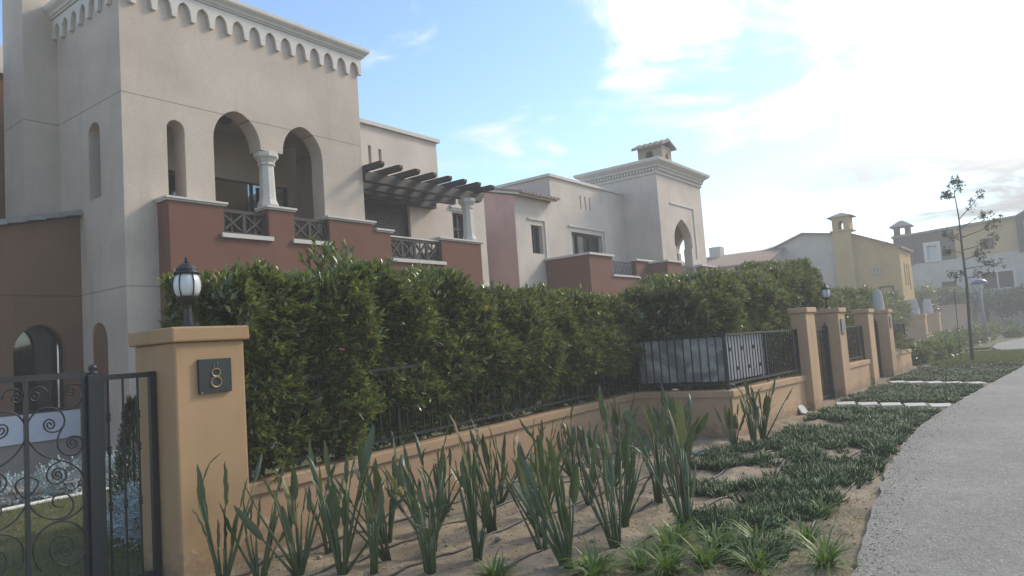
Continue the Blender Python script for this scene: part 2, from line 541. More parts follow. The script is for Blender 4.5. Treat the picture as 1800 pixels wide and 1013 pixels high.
def obj(name, mb, mat, parent=None, smooth=False, bevel=0.0, origin=None):
    """mb is in world metres; the mesh is stored relative to the parent (or to origin)"""
    off = wl(parent) if parent else Vector(origin or (0, 0, 0))
    me = bpy.data.meshes.new(name)
    me.from_pydata([(p[0] - off.x, p[1] - off.y, p[2] - off.z) for p in mb.v], [], mb.f)
    me.update()
    fix_normals(me)
    if smooth:
        me.polygons.foreach_set('use_smooth', [True] * len(me.polygons))
    o = link(name, me, mat, parent)
    if not parent and origin:
        o.location = origin
    if bevel:
        bv = o.modifiers.new('bevel', 'BEVEL')
        bv.width = bevel
        bv.segments = 2
        bv.limit_method = 'ANGLE'
        bv.angle_limit = R(40)
    return o


def box(name, mat, parent, x0, x1, y0, y1, z0, z1, bevel=0.0):
    return obj(name, MB().box(x0, x1, y0, y1, z0, z1), mat, parent, bevel=bevel)


def tag(o, label, cat=None, group=None, kind=None):
    if label:
        o['label'] = label
    if cat:
        o['category'] = cat
    if group:
        o['group'] = group
    if kind:
        o['kind'] = kind
    return o


def thing(name, loc, label, cat, group=None):
    o = bpy.data.objects.new(name, None)
    o.empty_display_size = 0.2
    C.objects.link(o)
    o.location = loc
    return tag(o, label, cat, group)


def copy_tree(o, parent=None):
    c = o.copy()
    C.objects.link(c)
    c.parent = parent
    for ch in list(o.children):
        copy_tree(ch, c)
    return c


def fast_mesh(name, V, T, mat, parent=None, kind='stuff', off=None, smooth=False):
    """numpy verts (n,3) and triangles (m,3)"""
    o0 = wl(parent) if parent else Vector(off or (0, 0, 0))
    V = np.asarray(V, dtype=np.float32) - np.array(o0, dtype=np.float32)
    T = np.asarray(T, dtype=np.int32)
    me = bpy.data.meshes.new(name)
    me.vertices.add(len(V))
    me.vertices.foreach_set('co', V.ravel())
    me.loops.add(T.size)
    me.loops.foreach_set('vertex_index', T.ravel())
    me.polygons.add(len(T))
    me.polygons.foreach_set('loop_start', np.arange(0, T.size, 3, dtype=np.int32))
    me.update(calc_edges=True)
    me.validate()
    if smooth:
        me.polygons.foreach_set('use_smooth', np.ones(len(T), dtype=bool))
    o = link(name, me, mat, parent)
    if kind:
        o['kind'] = kind
    if off and not parent:
        o.location = off
    return o


def unit(a):
    return a / np.maximum(np.linalg.norm(a, axis=-1, keepdims=True), 1e-9)


def leaves(P, D, L, W, fold=0.25, droop=0.15):
    """one folded pointed leaf per row: base P, direction D, length L, width W"""
    n = len(P)
    D = unit(D)
    up_ = np.tile(np.array([0, 0, 1.0]), (n, 1)) + rng.normal(0, 0.45, (n, 3))
    Sd = unit(np.cross(D, up_))
    U = np.cross(Sd, D)
    L = np.asarray(L).reshape(-1, 1) * np.ones((n, 1))
    W = np.asarray(W).reshape(-1, 1) * np.ones((n, 1))
    mid = P + D * L * 0.48
    tip = P + D * L - U * L * droop
    ml = mid + Sd * W * 0.5 + U * W * fold
    mr = mid - Sd * W * 0.5 + U * W * fold
    V = np.stack([P, ml, mr, tip, mid], axis=1).reshape(-1, 3)
    base = (np.arange(n) * 5)[:, None, None]
    T = (np.array([[0, 4, 1], [0, 2, 4], [1, 4, 3], [4, 2, 3]])[None] + base).reshape(-1, 3)
    return V, T


def sprigs(P, A, per, sp_len, L, W, spread=0.75):
    """twigs at P with axis A, each carrying `per` leaves"""
    n = len(P)
    A = unit(A)
    Pp = np.repeat(P, per, axis=0)
    Aa = np.repeat(A, per, axis=0)
    tt = np.tile(np.linspace(0.05, 1, per), n)[:, None]
    perp = unit(np.cross(Aa, rng.normal(0, 1, Aa.shape)))
    ang = spread * (1.25 - tt * 0.8)
    D = unit(Aa * np.cos(ang) + perp * np.sin(ang))
    ll = L * (0.65 + 0.6 * rng.random(len(Pp)))
    return leaves(Pp + Aa * tt * sp_len, D, ll, W * (0.7 + 0.5 * rng.random(len(Pp))))


def merge(parts):
    Vs, Ts, k = [], [], 0
    for V, T in parts:
        Vs.append(V)
        Ts.append(T + k)
        k += len(V)
    return np.concatenate(Vs), np.concatenate(Ts)


def vnoise(x, y, seed=0):
    """smooth 2-D value noise, -1..1"""
    r = np.random.default_rng(seed).random((64, 64)) * 2 - 1
    xi, yi = np.floor(x).astype(int), np.floor(y).astype(int)
    fx, fy = x - xi, y - yi
    fx, fy = fx * fx * (3 - 2 * fx), fy * fy * (3 - 2 * fy)
    g_ = lambda i, j: r[i % 64, j % 64]
    return (g_(xi, yi) * (1 - fx) + g_(xi + 1, yi) * fx) * (1 - fy) + (g_(xi, yi + 1) * (1 - fx) + g_(xi + 1, yi + 1) * fx) * fy


def arch_pts(x0, x1, spring, crown, n=14, point=0.0):
    """points of an arch from (x1,spring) over the crown to (x0,spring); point>0 makes it pointed"""
    cx, w, h = (x0 + x1) / 2, (x1 - x0) / 2, crown - spring
    out = []
    for i in range(n + 1):
        a = math.pi * i / n
        c_ = math.cos(a)
        s_ = math.sin(a)
        s_ = (1 - point) * s_ + point * (1 - abs(c_)) ** 0.8
        out.append((cx + w * c_, spring + h * s_))
    return out


def arched_hole(x0, x1, z0, spring, crown, point=0.0, n=14):
    return [(x0, z0), (x1, z0)] + arch_pts(x0, x1, spring, crown, n, point)


def rect(x0, x1, z0, z1):
    return [(x0, z0), (x1, z0), (x1, z1), (x0, z1)]


# ================================================================== SETTING
def grid_sheet(name, x0, x1, y0, y1, st, fn, mat, keep=None):
    xs = np.arange(x0, x1 + st * 0.5, st)
    ys = np.arange(y0, y1 + st * 0.5, st)
    XX, YY = np.meshgrid(xs, ys, indexing='ij')
    ZZ = fn(XX, YY)
    V = np.stack([XX, YY, ZZ], -1).reshape(-1, 3)
    nx, ny = len(xs), len(ys)
    i, j = np.meshgrid(np.arange(nx - 1), np.arange(ny - 1), indexing='ij')
    a = (i * ny + j).ravel()
    T = np.concatenate([np.stack([a, a + ny, a + ny + 1], 1), np.stack([a, a + ny + 1, a + 1], 1)])
    return fast_mesh(name, V, T, mat, kind='structure', smooth=True)


g_ = obj('ground', MB().plate('Z', -0.5, -0.10, [(-60, -120), (240, -120), (240, 200), (-60, 200)]), 'sand')
tag(g_, 'bare sandy ground under the whole street', kind='structure')


def bed_z(x, y):
    return 0.026 * vnoise(x * 1.7, y * 1.7, 1) + 0.026 * vnoise(x * 4.6, y * 4.6, 2) + 0.014 * vnoise(x * 11, y * 11, 3)


bed = grid_sheet('planting_bed', 1.2, 31.0, -0.2, 5.56, 0.055, lambda x, y: bed_z(x, y), 'sand')
tag(bed, 'sandy planting bed between the path and the garden wall', kind='structure')

# path with its curved edge
edge = [(-6, 0.2), (-2, 0.55), (2, 0.88), (5.01, 1.17), (6.69, 1.36), (8.2, 1.52), (9.53, 1.61), (11.2, 1.67), (12.68, 1.64), (15, 1.5), (17.19, 1.34),
        (20.5, 1.08), (24.5, 0.75), (28, 0.25), (31, -0.6), (34, -2.0)]
fine = []
for i in range(len(edge) - 1):
    for q in range(8):
        f_ = q / 8
        x = edge[i][0] * (1 - f_) + edge[i + 1][0] * f_
        y = edge[i][1] * (1 - f_) + edge[i + 1][1] * f_
        fine.append((x, y + random.uniform(-0.022, 0.022)))
fine.append(edge[-1])
pth = obj('path', MB().plate('Z', -0.09, 0.055, fine + [(40, -5.5), (34, -7.5), (24, -5.2), (-6, -4.6)]), 'path_grey', bevel=0.012)
tag(pth, 'grey pebbled path curving away along the planting bed', kind='structure')
dr = obj('path', MB().plate('Z', -0.08, 0.03, [(33.2, -3.2), (33.8, 1.0), (35.4, 1.95), (38.5, 2.3), (42, 2.3), (48, 1.4), (56, -0.4), (62, -6), (40, -5.45)]), 'path_grey')
tag(dr, 'pale far stretch of path beyond the grass strip', kind='structure')
lw = obj('lawn', MB().plate('Z', -0.08, 0.012, [(27.0, 3.4), (31.0, 3.6), (34.5, 2.7), (33.7, 1.2), (33.1, -1.0), (30.8, -0.5), (27.8, 0.35), (25.2, 0.85), (25.6, 2.2)]), 'lawn')
tag(lw, 'strip of lawn between the two stretches of path', kind='structure')
lw2 = obj('lawn', MB().plate('Z', -0.08, 0.0, [(38.6, 2.4), (42, 2.45), (48.5, 1.5), (56.5, -0.3), (66, -6), (74, -6), (70, 4.4), (60, 4.5), (46, 5.5), (38, 4.5)]), 'lawn')
tag(lw2, 'far lawn in front of the pinkish boundary wall', kind='structure')
gl = obj('lawn', MB().plate('Z', -0.05, 0.02, [(-4, 5.8), (3.4, 5.8), (3.6, 5.75), (16.8, 5.75), (16.8, 11.1), (-4, 10.9)]), 'lawn')
tag(gl, 'garden lawn behind the wrought iron gate', kind='structure')
pv = obj('terrace', MB().plate('Z', -0.02, 0.10, [(-4, 11.0), (17.5, 11.0), (17.5, 13.2), (-4, 13.2)]), 'paving')
tag(pv, 'beige paved terrace along the foot of the near house', kind='structure')


# ================================================================== HOUSE 1 (near house with the scalloped cornice)
H1 = thing('house', (5.43, 11.5, 0), 'beige and red-brown house with scalloped cornice and two balcony arches, nearest', 'house', 'houses along the street')
YF = 11.5


def wallp(parent, mat, axis, a0, a1, outer, holes=(), name='wall', bevel=0.0):
    return obj(name, MB().plate(axis, a0, a1, outer, holes), mat, parent, bevel=bevel)


# tower front with slot and double arch
dbl = [(7.0, 3.2), (9.38, 3.2)] + arch_pts(8.44, 9.38, 5.6, 6.19, 16, 0.12) + [(8.44, 5.56), (7.95, 5.56)] + arch_pts(7.0, 7.95, 5.6, 6.19, 16, 0.12)
wallp(H1, 'beige', 'Y', YF, YF + 0.36, rect(5.43, 10.44, -0.05, 8.1), [arched_hole(6.16, 6.47, 4.45, 5.62, 5.78), dbl], bevel=0.012)
# tower left side: slot recess and low doorway arch
wallp(H1, 'beige', 'X', 5.43, 5.73, rect(YF + 0.362, 13.9, -0.05, 8.1), [arched_hole(12.27, 12.68, 4.5, 5.62, 5.79), arched_hole(12.18, 12.77, 0.3, 2.12, 2.44)], bevel=0.008)
wallp(H1, 'beige_plain', 'X', 5.86, 5.95, rect(12.0, 13.0, 4.2, 6.0), name='niche_back')
obj('door', MB().plate('X', 5.47, 5.52, rect(12.1, 12.85, 0.1, 2.5)), 'dull_brown', H1)
wallp(H1, 'beige', 'X', 10.10, 10.437, rect(YF + 0.362, 13.3, 3.0, 8.1))
wallp(H1, 'beige_plain', 'Y', 13.5, 13.7, rect(5.74, 10.43, -0.05, 8.1), [rect(7.2, 10.0, 3.2, 5.48)])
wallp(H1, 'beige_plain', 'X', 5.96, 6.02, rect(YF + 0.37, 13.5, 3.0, 6.45), [])
box('ceiling', 'beige_plain', H1, 5.74, 10.09, YF + 0.365, 13.49, 6.42, 6.52)
box('balcony_floor', 'paving', H1, 6.17, 13.66, 11.362, 13.49, 3.02, 3.16)
gd = box('glass_door', 'clear_glass', H1, 7.2, 10.0, 13.60, 13.64, 3.17, 5.48)
for xx in (7.22, 8.15, 9.1, 9.97):
    box('door_frame', 'iron', gd, xx - 0.03, xx + 0.03, 13.55, 13.598, 3.18, 5.46)
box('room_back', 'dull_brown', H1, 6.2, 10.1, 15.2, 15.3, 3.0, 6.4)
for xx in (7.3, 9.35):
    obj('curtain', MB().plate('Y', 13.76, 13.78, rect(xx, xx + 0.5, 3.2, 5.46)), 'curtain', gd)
obj('ceiling_lamp', MB().lathe([(0.05, 6.20), (0.13, 6.23), (0.15, 6.30), (0.10, 6.36), (0.05, 6.419)], 7.72, 12.28, 14), 'bronze', H1, smooth=True)
box('roof', 'dull_trim', H1, 5.6, 10.3, 11.7, 13.8, 7.7, 7.8)


# scalloped cornice: frieze with pendants, then the top moulding
def frieze(axis, a0, a1, u0_, u1_, first, zb=7.58, zt=8.0, step=0.345):
    pts = [(u0_, zt), (u0_, zb)]
    u = first
    legs = []
    while u < u1_ - 0.05:
        legs.append(u)
        u += step
    lw_ = 0.047
    prev_end = None
    path_ = [(u0_, zt)]
    first_leg = True
    for li in legs:
        a, b_ = li - lw_, li + lw_
        if a > u0_ + 0.02:
            start = prev_end if prev_end is not None else u0_
            if first_leg and prev_end is None:
                path_.append((u0_, zb + 0.12))
            # pointed arch from start to a
            s0 = start
            w = a - s0
            for q in range(0 if prev_end is not None else 6, 13):
                f = q / 12
                hgt = 0.06 + 0.235 * math.sqrt(max(0, 1 - abs(2 * f - 1) ** 2.2)) + (0.02 if q == 6 else 0)
                path_.append((s0 + w * f, zb + hgt))
        path_ += [(a, zb + 0.02), (a + 0.02, zb), (b_ - 0.02, zb), (b_, zb + 0.02)]
        prev_end = b_
        first_leg = False
    s0, w = prev_end, (legs[-1] + step - lw_) - prev_end
    for q in range(0, 13):
        f = q / 12
        if s0 + w * f > u1_:
            break
        path_.append((s0 + w * f, zb + 0.06 + 0.235 * math.sqrt(max(0, 1 - abs(2 * f - 1) ** 2.2)) + (0.02 if q == 4 else 0)))
    path_.append((u1_, path_[-1][1]))
    path_.append((u1_, zt))
    return MB().plate(axis, a0, a1, path_[::-1])


obj('frieze', frieze('Y', 11.43, 11.498, 5.36, 10.50, 5.64), 'white_trim', H1, bevel=0.006)
obj('frieze', frieze('X', 5.365, 5.428, 11.50, 13.84, 11.78), 'white_trim', H1, bevel=0.006)


def moulding(x0, x1, y0, y1, prof, name='cornice', mat='white_trim', parent=None):
    """closed moulding round a rectangle: prof = (outset, z)"""
    loops = []
    for o_, z in prof:
        loops.append([(x0 - o_, y0 - o_, z), (x1 + o_, y0 - o_, z), (x1 + o_, y1 + o_, z), (x0 - o_, y1 + o_, z)])
    return obj(name, MB().loft(loops), mat, parent)


moulding(5.43, 10.44, 11.5, 13.84, [(0.09, 8.002), (0.10, 8.03), (0.12, 8.035), (0.14, 8.075), (0.19, 8.12), (0.205, 8.15), (0.205, 8.21), (0.12, 8.24)], parent=H1)


# columns
def column(cx, cy, zb, zt, r=0.16, n=8, parent=None):
    h = zt - zb
    k = math.pi / n
    prof = [(r * 1.42, zb), (r * 1.42, zb + 0.05), (r * 1.25, zb + 0.07), (r * 1.34, zb + 0.12), (r * 1.2, zb + 0.17), (r * 1.05, zb + 0.22), (r * 0.98, zb + 0.3),
            (r * 0.86, zt - 0.25), (r * 1.05, zt - 0.24), (r * 1.05, zt - 0.2), (r * 0.95, zt - 0.19), (r * 1.2, zt - 0.13), (r * 1.5, zt - 0.09), (r * 1.5, zt)]
    return obj('column', MB().lathe(prof, cx, cy, n, k), 'white_trim', parent, bevel=0.006)


column(8.17, 11.66, 4.425, 5.557, 0.155, parent=H1)

# red-brown balcony block and crenellated parapet
YB = 11.15
par = [(5.96, -0.05), (13.87, -0.05), (13.87, 4.14), (12.42, 4.14), (12.42, 3.58), (10.82, 3.58), (10.82, 4.17), (10.32, 4.17), (10.32, 4.31), (9.18, 4.31),
       (9.18, 3.80), (8.36, 3.80), (8.36, 4.36), (7.81, 4.36), (7.81, 3.80), (6.92, 3.80), (6.92, 4.31), (5.96, 4.31)]
wallp(H1, 'red_brown', 'Y', YB, YB + 0.2, par, name='balcony_wall', bevel=0.008)
wallp(H1, 'red_brown', 'X', 5.96, 6.16, rect(YB + 0.201, YF - 0.002, -0.05, 4.31), name='balcony_wall')
wallp(H1, 'red_brown', 'X', 13.67, 13.868, rect(YB + 0.201, 12.99, -0.05, 4.14), name='balcony_wall')
box('balcony_slab', 'red_brown', H1, 6.17, 13.66, YB + 0.202, YF - 0.003, 2.6, 3.01)
for x0, x1, z in ((5.90, 6.99, 4.312), (7.76, 8.41, 4.362), (9.12, 10.39, 4.312), (10.39, 10.90, 4.172), (12.34, 13.95, 4.142)):
    c_ = MB().loft([[(x0 + 0.02, YB - 0.02, z), (x1 - 0.02, YB - 0.02, z), (x1 - 0.02, YB + 0.345, z), (x0 + 0.02, YB + 0.345, z)],
                    [(x0 + 0.02, YB - 0.02, z + 0.02), (x1 - 0.02, YB - 0.02, z + 0.02), (x1 - 0.02, YB + 0.345, z + 0.02), (x0 + 0.02, YB + 0.345, z + 0.02)],
                    [(x0, YB - 0.05, z + 0.03), (x1, YB - 0.05, z + 0.03), (x1, YB + 0.347, z + 0.03), (x0, YB + 0.347, z + 0.03)],
                    [(x0, YB - 0.05, z + 0.065), (x1, YB - 0.05, z + 0.065), (x1, YB + 0.347, z + 0.065), (x0, YB + 0.347, z + 0.065)]])
    obj('balcony_cap', c_, 'white_trim', H1)
for x0, x1, z in ((6.86, 7.87, 3.802), (8.30, 9.24, 3.802), (10.76, 12.5, 3.582)):
    xa, xb = x0 + 0.065, x1 - 0.065
    obj('balcony_sill', MB().box(xa, xb, YB - 0.0, YB + 0.22, z, z + 0.045).box(x0, x1, YB - 0.055, YB - 0.003, z - 0.03, z + 0.045), 'white_trim', H1)


def cross_railing(x0, x1, z0, z1, y, panels, parent):
    """timber railing of crossed braces between posts"""
    r_ = obj('railing', MB().box(x0, x1, y, y + 0.07, z1 - 0.06, z1).box(x0, x1, y + 0.01, y + 0.06, z0, z0 + 0.05), 'wood_dark', parent)
    w = (x1 - x0) / panels
    for i in range(panels + 1):
        x = x0 + i * w
        xx = min(max(x, x0 + 0.03), x1 - 0.03)
        box('post', 'wood_dark', r_, xx - 0.03, xx + 0.03, y + 0.005, y + 0.065, z0 + 0.05, z1 - 0.06)
    for i in range(panels):
        a, b_ = x0 + i * w + 0.03, x0 + (i + 1) * w - 0.03
        for q, (za, zb) in enumerate(((z0 + 0.06, z1 - 0.07), (z1 - 0.07, z0 + 0.06))):
            obj('brace', MB().beam((a, y + 0.03 + q * 0.012, za), (b_, y + 0.03 + q * 0.012, zb), 0.035, 0.05, (0, -1, 0)), 'wood_dark', r_)
        box('baluster', 'wood_dark', r_, (a + b_) / 2 - 0.016, (a + b_) / 2 + 0.016, y + 0.045, y + 0.06, z0 + 0.05, z1 - 0.06)
    return r_


cross_railing(6.925, 7.805, 3.85, 4.29, YB + 0.07, 2, H1)
cross_railing(8.365, 9.175, 3.85, 4.29, YB + 0.07, 2, H1)
cross_railing(10.825, 12.415, 3.63, 4.10, YB + 0.07, 4, H1)
box('handrail', 'white_trim', H1, 10.823, 12.40, YB + 0.05, YB + 0.16, 4.102, 4.135)

# terrace back wall, upper block, shutter, window
wallp(H1, 'pale_beige', 'Y', 13.0, 13.3, rect(10.44, 16.45, -0.05, 6.0), [rect(11.72, 13.34, 3.17, 5.42), rect(15.0, 15.62, 4.5, 5.38)])
wallp(H1, 'pale_beige', 'Y', 13.0, 13.3, rect(10.44, 14.52, 6.002, 7.24), [rect(11.62, 11.74, 6.0, 6.78), rect(12.02, 12.12, 6.25, 6.74), rect(12.36, 12.46, 6.22, 6.70)])
wallp(H1, 'pink_beige', 'Y', 13.12, 13.2, rect(11.5, 12.6, 6.05, 6.9), name='niche_back')
wallp(H1, 'pale_beige', 'X', 14.22, 14.518, rect(13.302, 18, 6.01, 7.24))
wallp(H1, 'pale_beige', 'X', 16.15, 16.448, rect(13.302, 20, -0.05, 6.0))
obj('parapet_cap', MB().box(10.5, 14.60, 12.92, 13.4, 7.242, 7.34).box(14.14, 14.599, 13.41, 18.1, 7.243, 7.339), 'white_trim', H1)
box('roof', 'dull_trim', H1, 10.44, 16.2, 13.32, 19.9, 5.6, 5.75)
sh = box('roller_shutter', 'shutter', H1, 11.74, 13.32, 13.16, 13.2, 3.18, 5.40)
smb = MB()
z = 3.2
while z < 5.36:
    smb.loft([[(11.78, 13.155, z), (13.28, 13.155, z), (13.28, 13.155, z + 0.052), (11.78, 13.155, z + 0.052)],
              [(11.78, 13.138, z + 0.008), (13.28, 13.138, z + 0.008), (13.28, 13.138, z + 0.040), (11.78, 13.138, z + 0.040)]])
    z += 0.058
sc_ = obj('slat_curtain', smb, 'shutter', sh)
sc_['kind'] = 'stuff'
for x in (11.72, 13.32):
    box('guide_rail', 'iron', sh, x, x + 0.055, 13.08, 13.16, 3.18, 5.42)
obj('shutter_box', MB().tube([(11.62, 12.90, 5.5), (13.42, 12.90, 5.5)], 0.125, 8), 'wood_dark', H1)
wn = obj('window', MB().plate('Y', 13.10, 13.16, rect(15.0, 15.62, 4.5, 5.38), [rect(15.05, 15.29, 4.55, 4.92), rect(15.33, 15.57, 4.55, 4.92), rect(15.05, 15.29, 4.96, 5.33), rect(15.33, 15.57, 4.96, 5.33)]), 'wood_dark', H1)
box('pane', 'dark_glass', wn, 15.02, 15.6, 13.165, 13.18, 4.52, 5.36)
obj('window_hood', MB().box(14.9, 15.75, 12.93, 12.998, 5.50, 5.56).box(14.93, 15.72, 12.96, 12.997, 5.44, 5.499), 'white_trim', H1)
column(13.80, 11.45, 4.16, 5.317, 0.15, parent=H1)
# pergola: each rafter and beam its own piece
pg = obj('pergola', MB().box(10.45, 14.28, 11.44, 11.60, 5.32, 5.535), 'wood_dark', H1, bevel=0.01)
box('beam', 'wood_dark', pg, 10.45, 14.2, 12.15, 12.29, 5.36, 5.535)
box('beam', 'wood_dark', pg, 10.45, 14.2, 12.84, 12.98, 5.36, 5.535)
obj('beam_end', MB().plate('Y', 11.445, 11.595, [(14.281, 5.535), (14.50, 5.535), (14.50, 5.46), (14.44, 5.41), (14.40, 5.33), (14.33, 5.30), (14.281, 5.33)]), 'wood_dark', pg)
for i in range(8):
    x = 10.52 + 0.538 * i
    obj('rafter', MB().plate('X', x - 0.055, x + 0.055, [(12.99, 5.537), (12.99, 5.665), (11.02, 5.665), (10.95, 5.65), (10.95, 5.59), (11.0, 5.537)]), 'wood_dark', pg, bevel=0.006)

# left wing: brown wall with arched window, tiled rake, chimney shaft
wallp(H1, 'dull_brown', 'Y', 13.06, 13.36, [(-1.5, 0.1), (5.428, 0.1), (5.428, 4.30), (4.25, 4.02), (-1.5, 2.65)], [arched_hole(4.41, 5.17, 1.06, 2.03, 2.46, 0.08)])
aw = obj('window', MB().plate('Y', 13.20, 13.26, arched_hole(4.40, 5.18, 1.05, 2.03, 2.47, 0.08), [arched_hole(4.44, 4.765, 1.1, 2.03, 2.38), arched_hole(4.815, 5.14, 1.1, 2.03, 2.38)]), 'iron', H1)
box('pane', 'clear_glass', aw, 4.42, 5.16, 13.262, 13.275, 1.06, 2.44)
for i in range(4):
    x = 4.44 + i * 0.19
    obj('curtain', MB().plate('Y', 13.30 + 0.02 * (i % 2), 13.32 + 0.02 * (i % 2), rect(x, x + 0.12, 1.06, 2.44)), 'curtain', aw)
obj('room', MB().box(3.5, 5.42, 14.2, 14.3, 0.1, 2.8).box(3.5, 5.42, 13.37, 14.199, 2.6, 2.7).box(3.4, 3.499, 13.37, 14.3, 0.1, 2.8), 'curtain', H1)
box('plinth', 'plinth_white', H1, -1.5, 5.42, 12.86, 13.058, 0.62, 1.05)
box('plinth_base', 'paving', H1, -1.5, 5.42, 12.90, 13.057, 0.10, 0.618)
for i in range(24):
    x0 = 5.428 - i * 0.28
    x1 = x0 - 0.30
    zf = lambda x: 4.30 + (x - 5.428) * 0.2378
    mb_ = MB()
    ring0, ring1 = [], []
    for q in range(7):
        a = math.pi * q / 6
        ring0.append((x0, 13.13 + 0.21 * math.cos(a), zf(x0) + 0.005 + 0.12 * math.sin(a)))
        ring1.append((x1, 13.13 + 0.18 * math.cos(a), zf(x1) + 0.03 + 0.09 * math.sin(a)))
    mb_.loft([ring0, ring1])
    obj('coping_tile', mb_, 'grey_tile', H1)
wallp(H1, 'beige', 'Y', 13.84, 14.0, rect(4.89, 5.45, 3.8, 9.2), name='chimney_wall')
wallp(H1, 'beige', 'X', 4.892, 5.05, rect(14.002, 14.75, 3.8, 9.2), name='chimney_wall')
wallp(H1, 'dull_brown', 'Y', 15.0, 15.3, rect(-1.5, 5.6, 2.5, 7.22))
box('parapet_cap', 'dull_trim', H1, -1.6, 5.7, 14.93, 15.36, 7.222, 7.32)
obj('roof', MB().plate('Y', 15.6, 20.0, [(5.3, 7.33), (5.3, 8.15), (4.3, 7.35)]), 'dull_trim', H1)


# ================================================================== HOUSE 2 (further, with tower cornice)
H2 = thing('house', (17.95, 11.4, 0), 'pale house with dentilled tower cornice, red-brown balconies and pointed arch, second along', 'house', 'houses along the street')
wallp(H2, 'pale_beige', 'Y', 12.998, 13.02, rect(17.95, 18.3, -0.05, 6.22))
wallp(H2, 'pale_beige', 'Y', 13.0, 13.3, rect(18.25, 25.2, -0.05, 6.22), [rect(18.78, 19.40, 4.46, 5.38), rect(21.2, 23.32, 3.2, 5.36)])
wallp(H2, 'pale_beige', 'Y', 13.0, 13.3, rect(20.05, 25.2, 6.222, 7.12), [rect(21.94, 22.02, 6.24, 6.72), rect(22.26, 22.34, 6.24, 6.72), rect(22.58, 22.66, 6.24, 6.72)])
wallp(H2, 'pink_beige', 'Y', 13.1, 13.2, rect(21.8, 22.8, 6.23, 6.8), name='niche_back')
wallp(H2, 'pale_beige', 'X', 20.05, 20.35, rect(13.302, 19.5, 6.2, 7.12))
obj('parapet_cap', MB().box(19.97, 25.19, 12.93, 13.4, 7.122, 7.22).box(19.97, 20.42, 13.402, 19.6, 7.1225, 7.219), 'white_trim', H2)
box('roof', 'dull_trim', H2, 20.36, 29.0, 13.42, 19.4, 6.5, 6.7)
wallp(H2, 'pink_beige', 'X', 17.952, 18.248, [(13.021, -0.05), (19.5, -0.05), (19.5, 7.88), (13.021, 6.22)])
lt = obj('roof', MB().loft([[(17.86, 12.72, 6.20), (20.045, 12.72, 6.20), (20.045, 12.72, 6.26), (17.86, 12.72, 6.26)],
                            [(17.86, 19.5, 7.92), (20.045, 19.5, 7.92), (20.045, 19.5, 7.98), (17.86, 19.5, 7.98)]]), 'dull_trim', H2)
for i in range(11):
    x = 17.95 + i * 0.20
    rr = []
    for y_, z_ in ((12.60, 6.235), (14.5, 6.72)):
        rr.append([(x + 0.085 * math.cos(math.pi * q / 6), y_, z_ + 0.085 * math.sin(math.pi * q / 6)) for q in range(7)])
    obj('roof_tile', MB().loft(rr), 'tile', lt)


def hood(parent, x0, x1, zt, zb, y=13.0):
    """raised label moulding over a window"""
    obj('window_hood', MB().plate('Y', y - 0.05, y - 0.002, [(x0 - 0.18, zt + 0.22), (x1 + 0.18, zt + 0.22), (x1 + 0.18, zb), (x1 + 0.12, zb), (x1 + 0.12, zt + 0.16), (x0 - 0.18, zt + 0.16)]), 'dull_trim', parent)


w1 = obj('window', MB().plate('Y', 13.14, 13.2, rect(18.78, 19.40, 4.46, 5.38), [rect(18.83, 19.07, 4.5, 5.34), rect(19.11, 19.35, 4.5, 5.34)]), 'wood_dark', H2)
box('pane', 'dark_glass', w1, 18.8, 19.38, 13.205, 13.22, 4.47, 5.37)
hood(H2, 18.78, 19.40, 5.38, 4.3)
w2 = obj('window', MB().plate('Y', 13.16, 13.22, rect(21.2, 23.32, 3.2, 5.36), [rect(21.26, 21.8, 3.26, 5.30), rect(21.86, 22.66, 3.26, 5.30), rect(22.72, 23.26, 3.26, 5.30)]), 'wood_dark', H2)
box('pane', 'clear_glass', w2, 21.22, 23.3, 13.225, 13.24, 3.22, 5.34)
box('curtain', 'curtain', w2, 21.9, 22.9, 13.40, 13.42, 3.22, 5.34)
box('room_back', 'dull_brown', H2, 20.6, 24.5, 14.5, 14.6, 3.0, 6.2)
hood(H2, 21.2, 23.32, 5.36, 4.0)
# balcony
Y2 = 11.35
wallp(H2, 'red_brown', 'Y', Y2, Y2 + 0.2, [(19.45, -0.05), (25.19, -0.05), (25.19, 4.2), (22.62, 4.2), (22.62, 3.6), (20.92, 3.6), (20.92, 4.24), (19.45, 4.24)], name='balcony_wall')
wallp(H2, 'red_brown', 'X', 19.452, 19.65, rect(Y2 + 0.201, 12.998, -0.05, 4.24), name='balcony_wall')
obj('balcony_cap', MB().box(19.38, 20.98, Y2 - 0.07, Y2 + 0.27, 4.242, 4.31).box(19.38, 19.72, Y2 + 0.271, 12.997, 4.2421, 4.3095), 'white_trim', H2)
box('balcony_cap', 'white_trim', H2, 22.55, 24.9, Y2 - 0.07, Y2 + 0.27, 4.202, 4.27)
box('balcony_sill', 'white_trim', H2, 20.86, 22.70, Y2 - 0.06, Y2 + 0.26, 3.602, 3.66)
rl = obj('railing', MB().box(20.93, 22.61, Y2 + 0.08, Y2 + 0.12, 4.10, 4.14).box(20.93, 22.61, Y2 + 0.08, Y2 + 0.12, 3.70, 3.73).box(20.93, 22.61, Y2 + 0.085, Y2 + 0.115, 3.98, 4.0), 'iron', H2)
for i in range(17):
    x = 20.98 + i * 0.099
    box('bar', 'iron', rl, x - 0.010, x + 0.010, Y2 + 0.09, Y2 + 0.11, 3.73, 4.10)
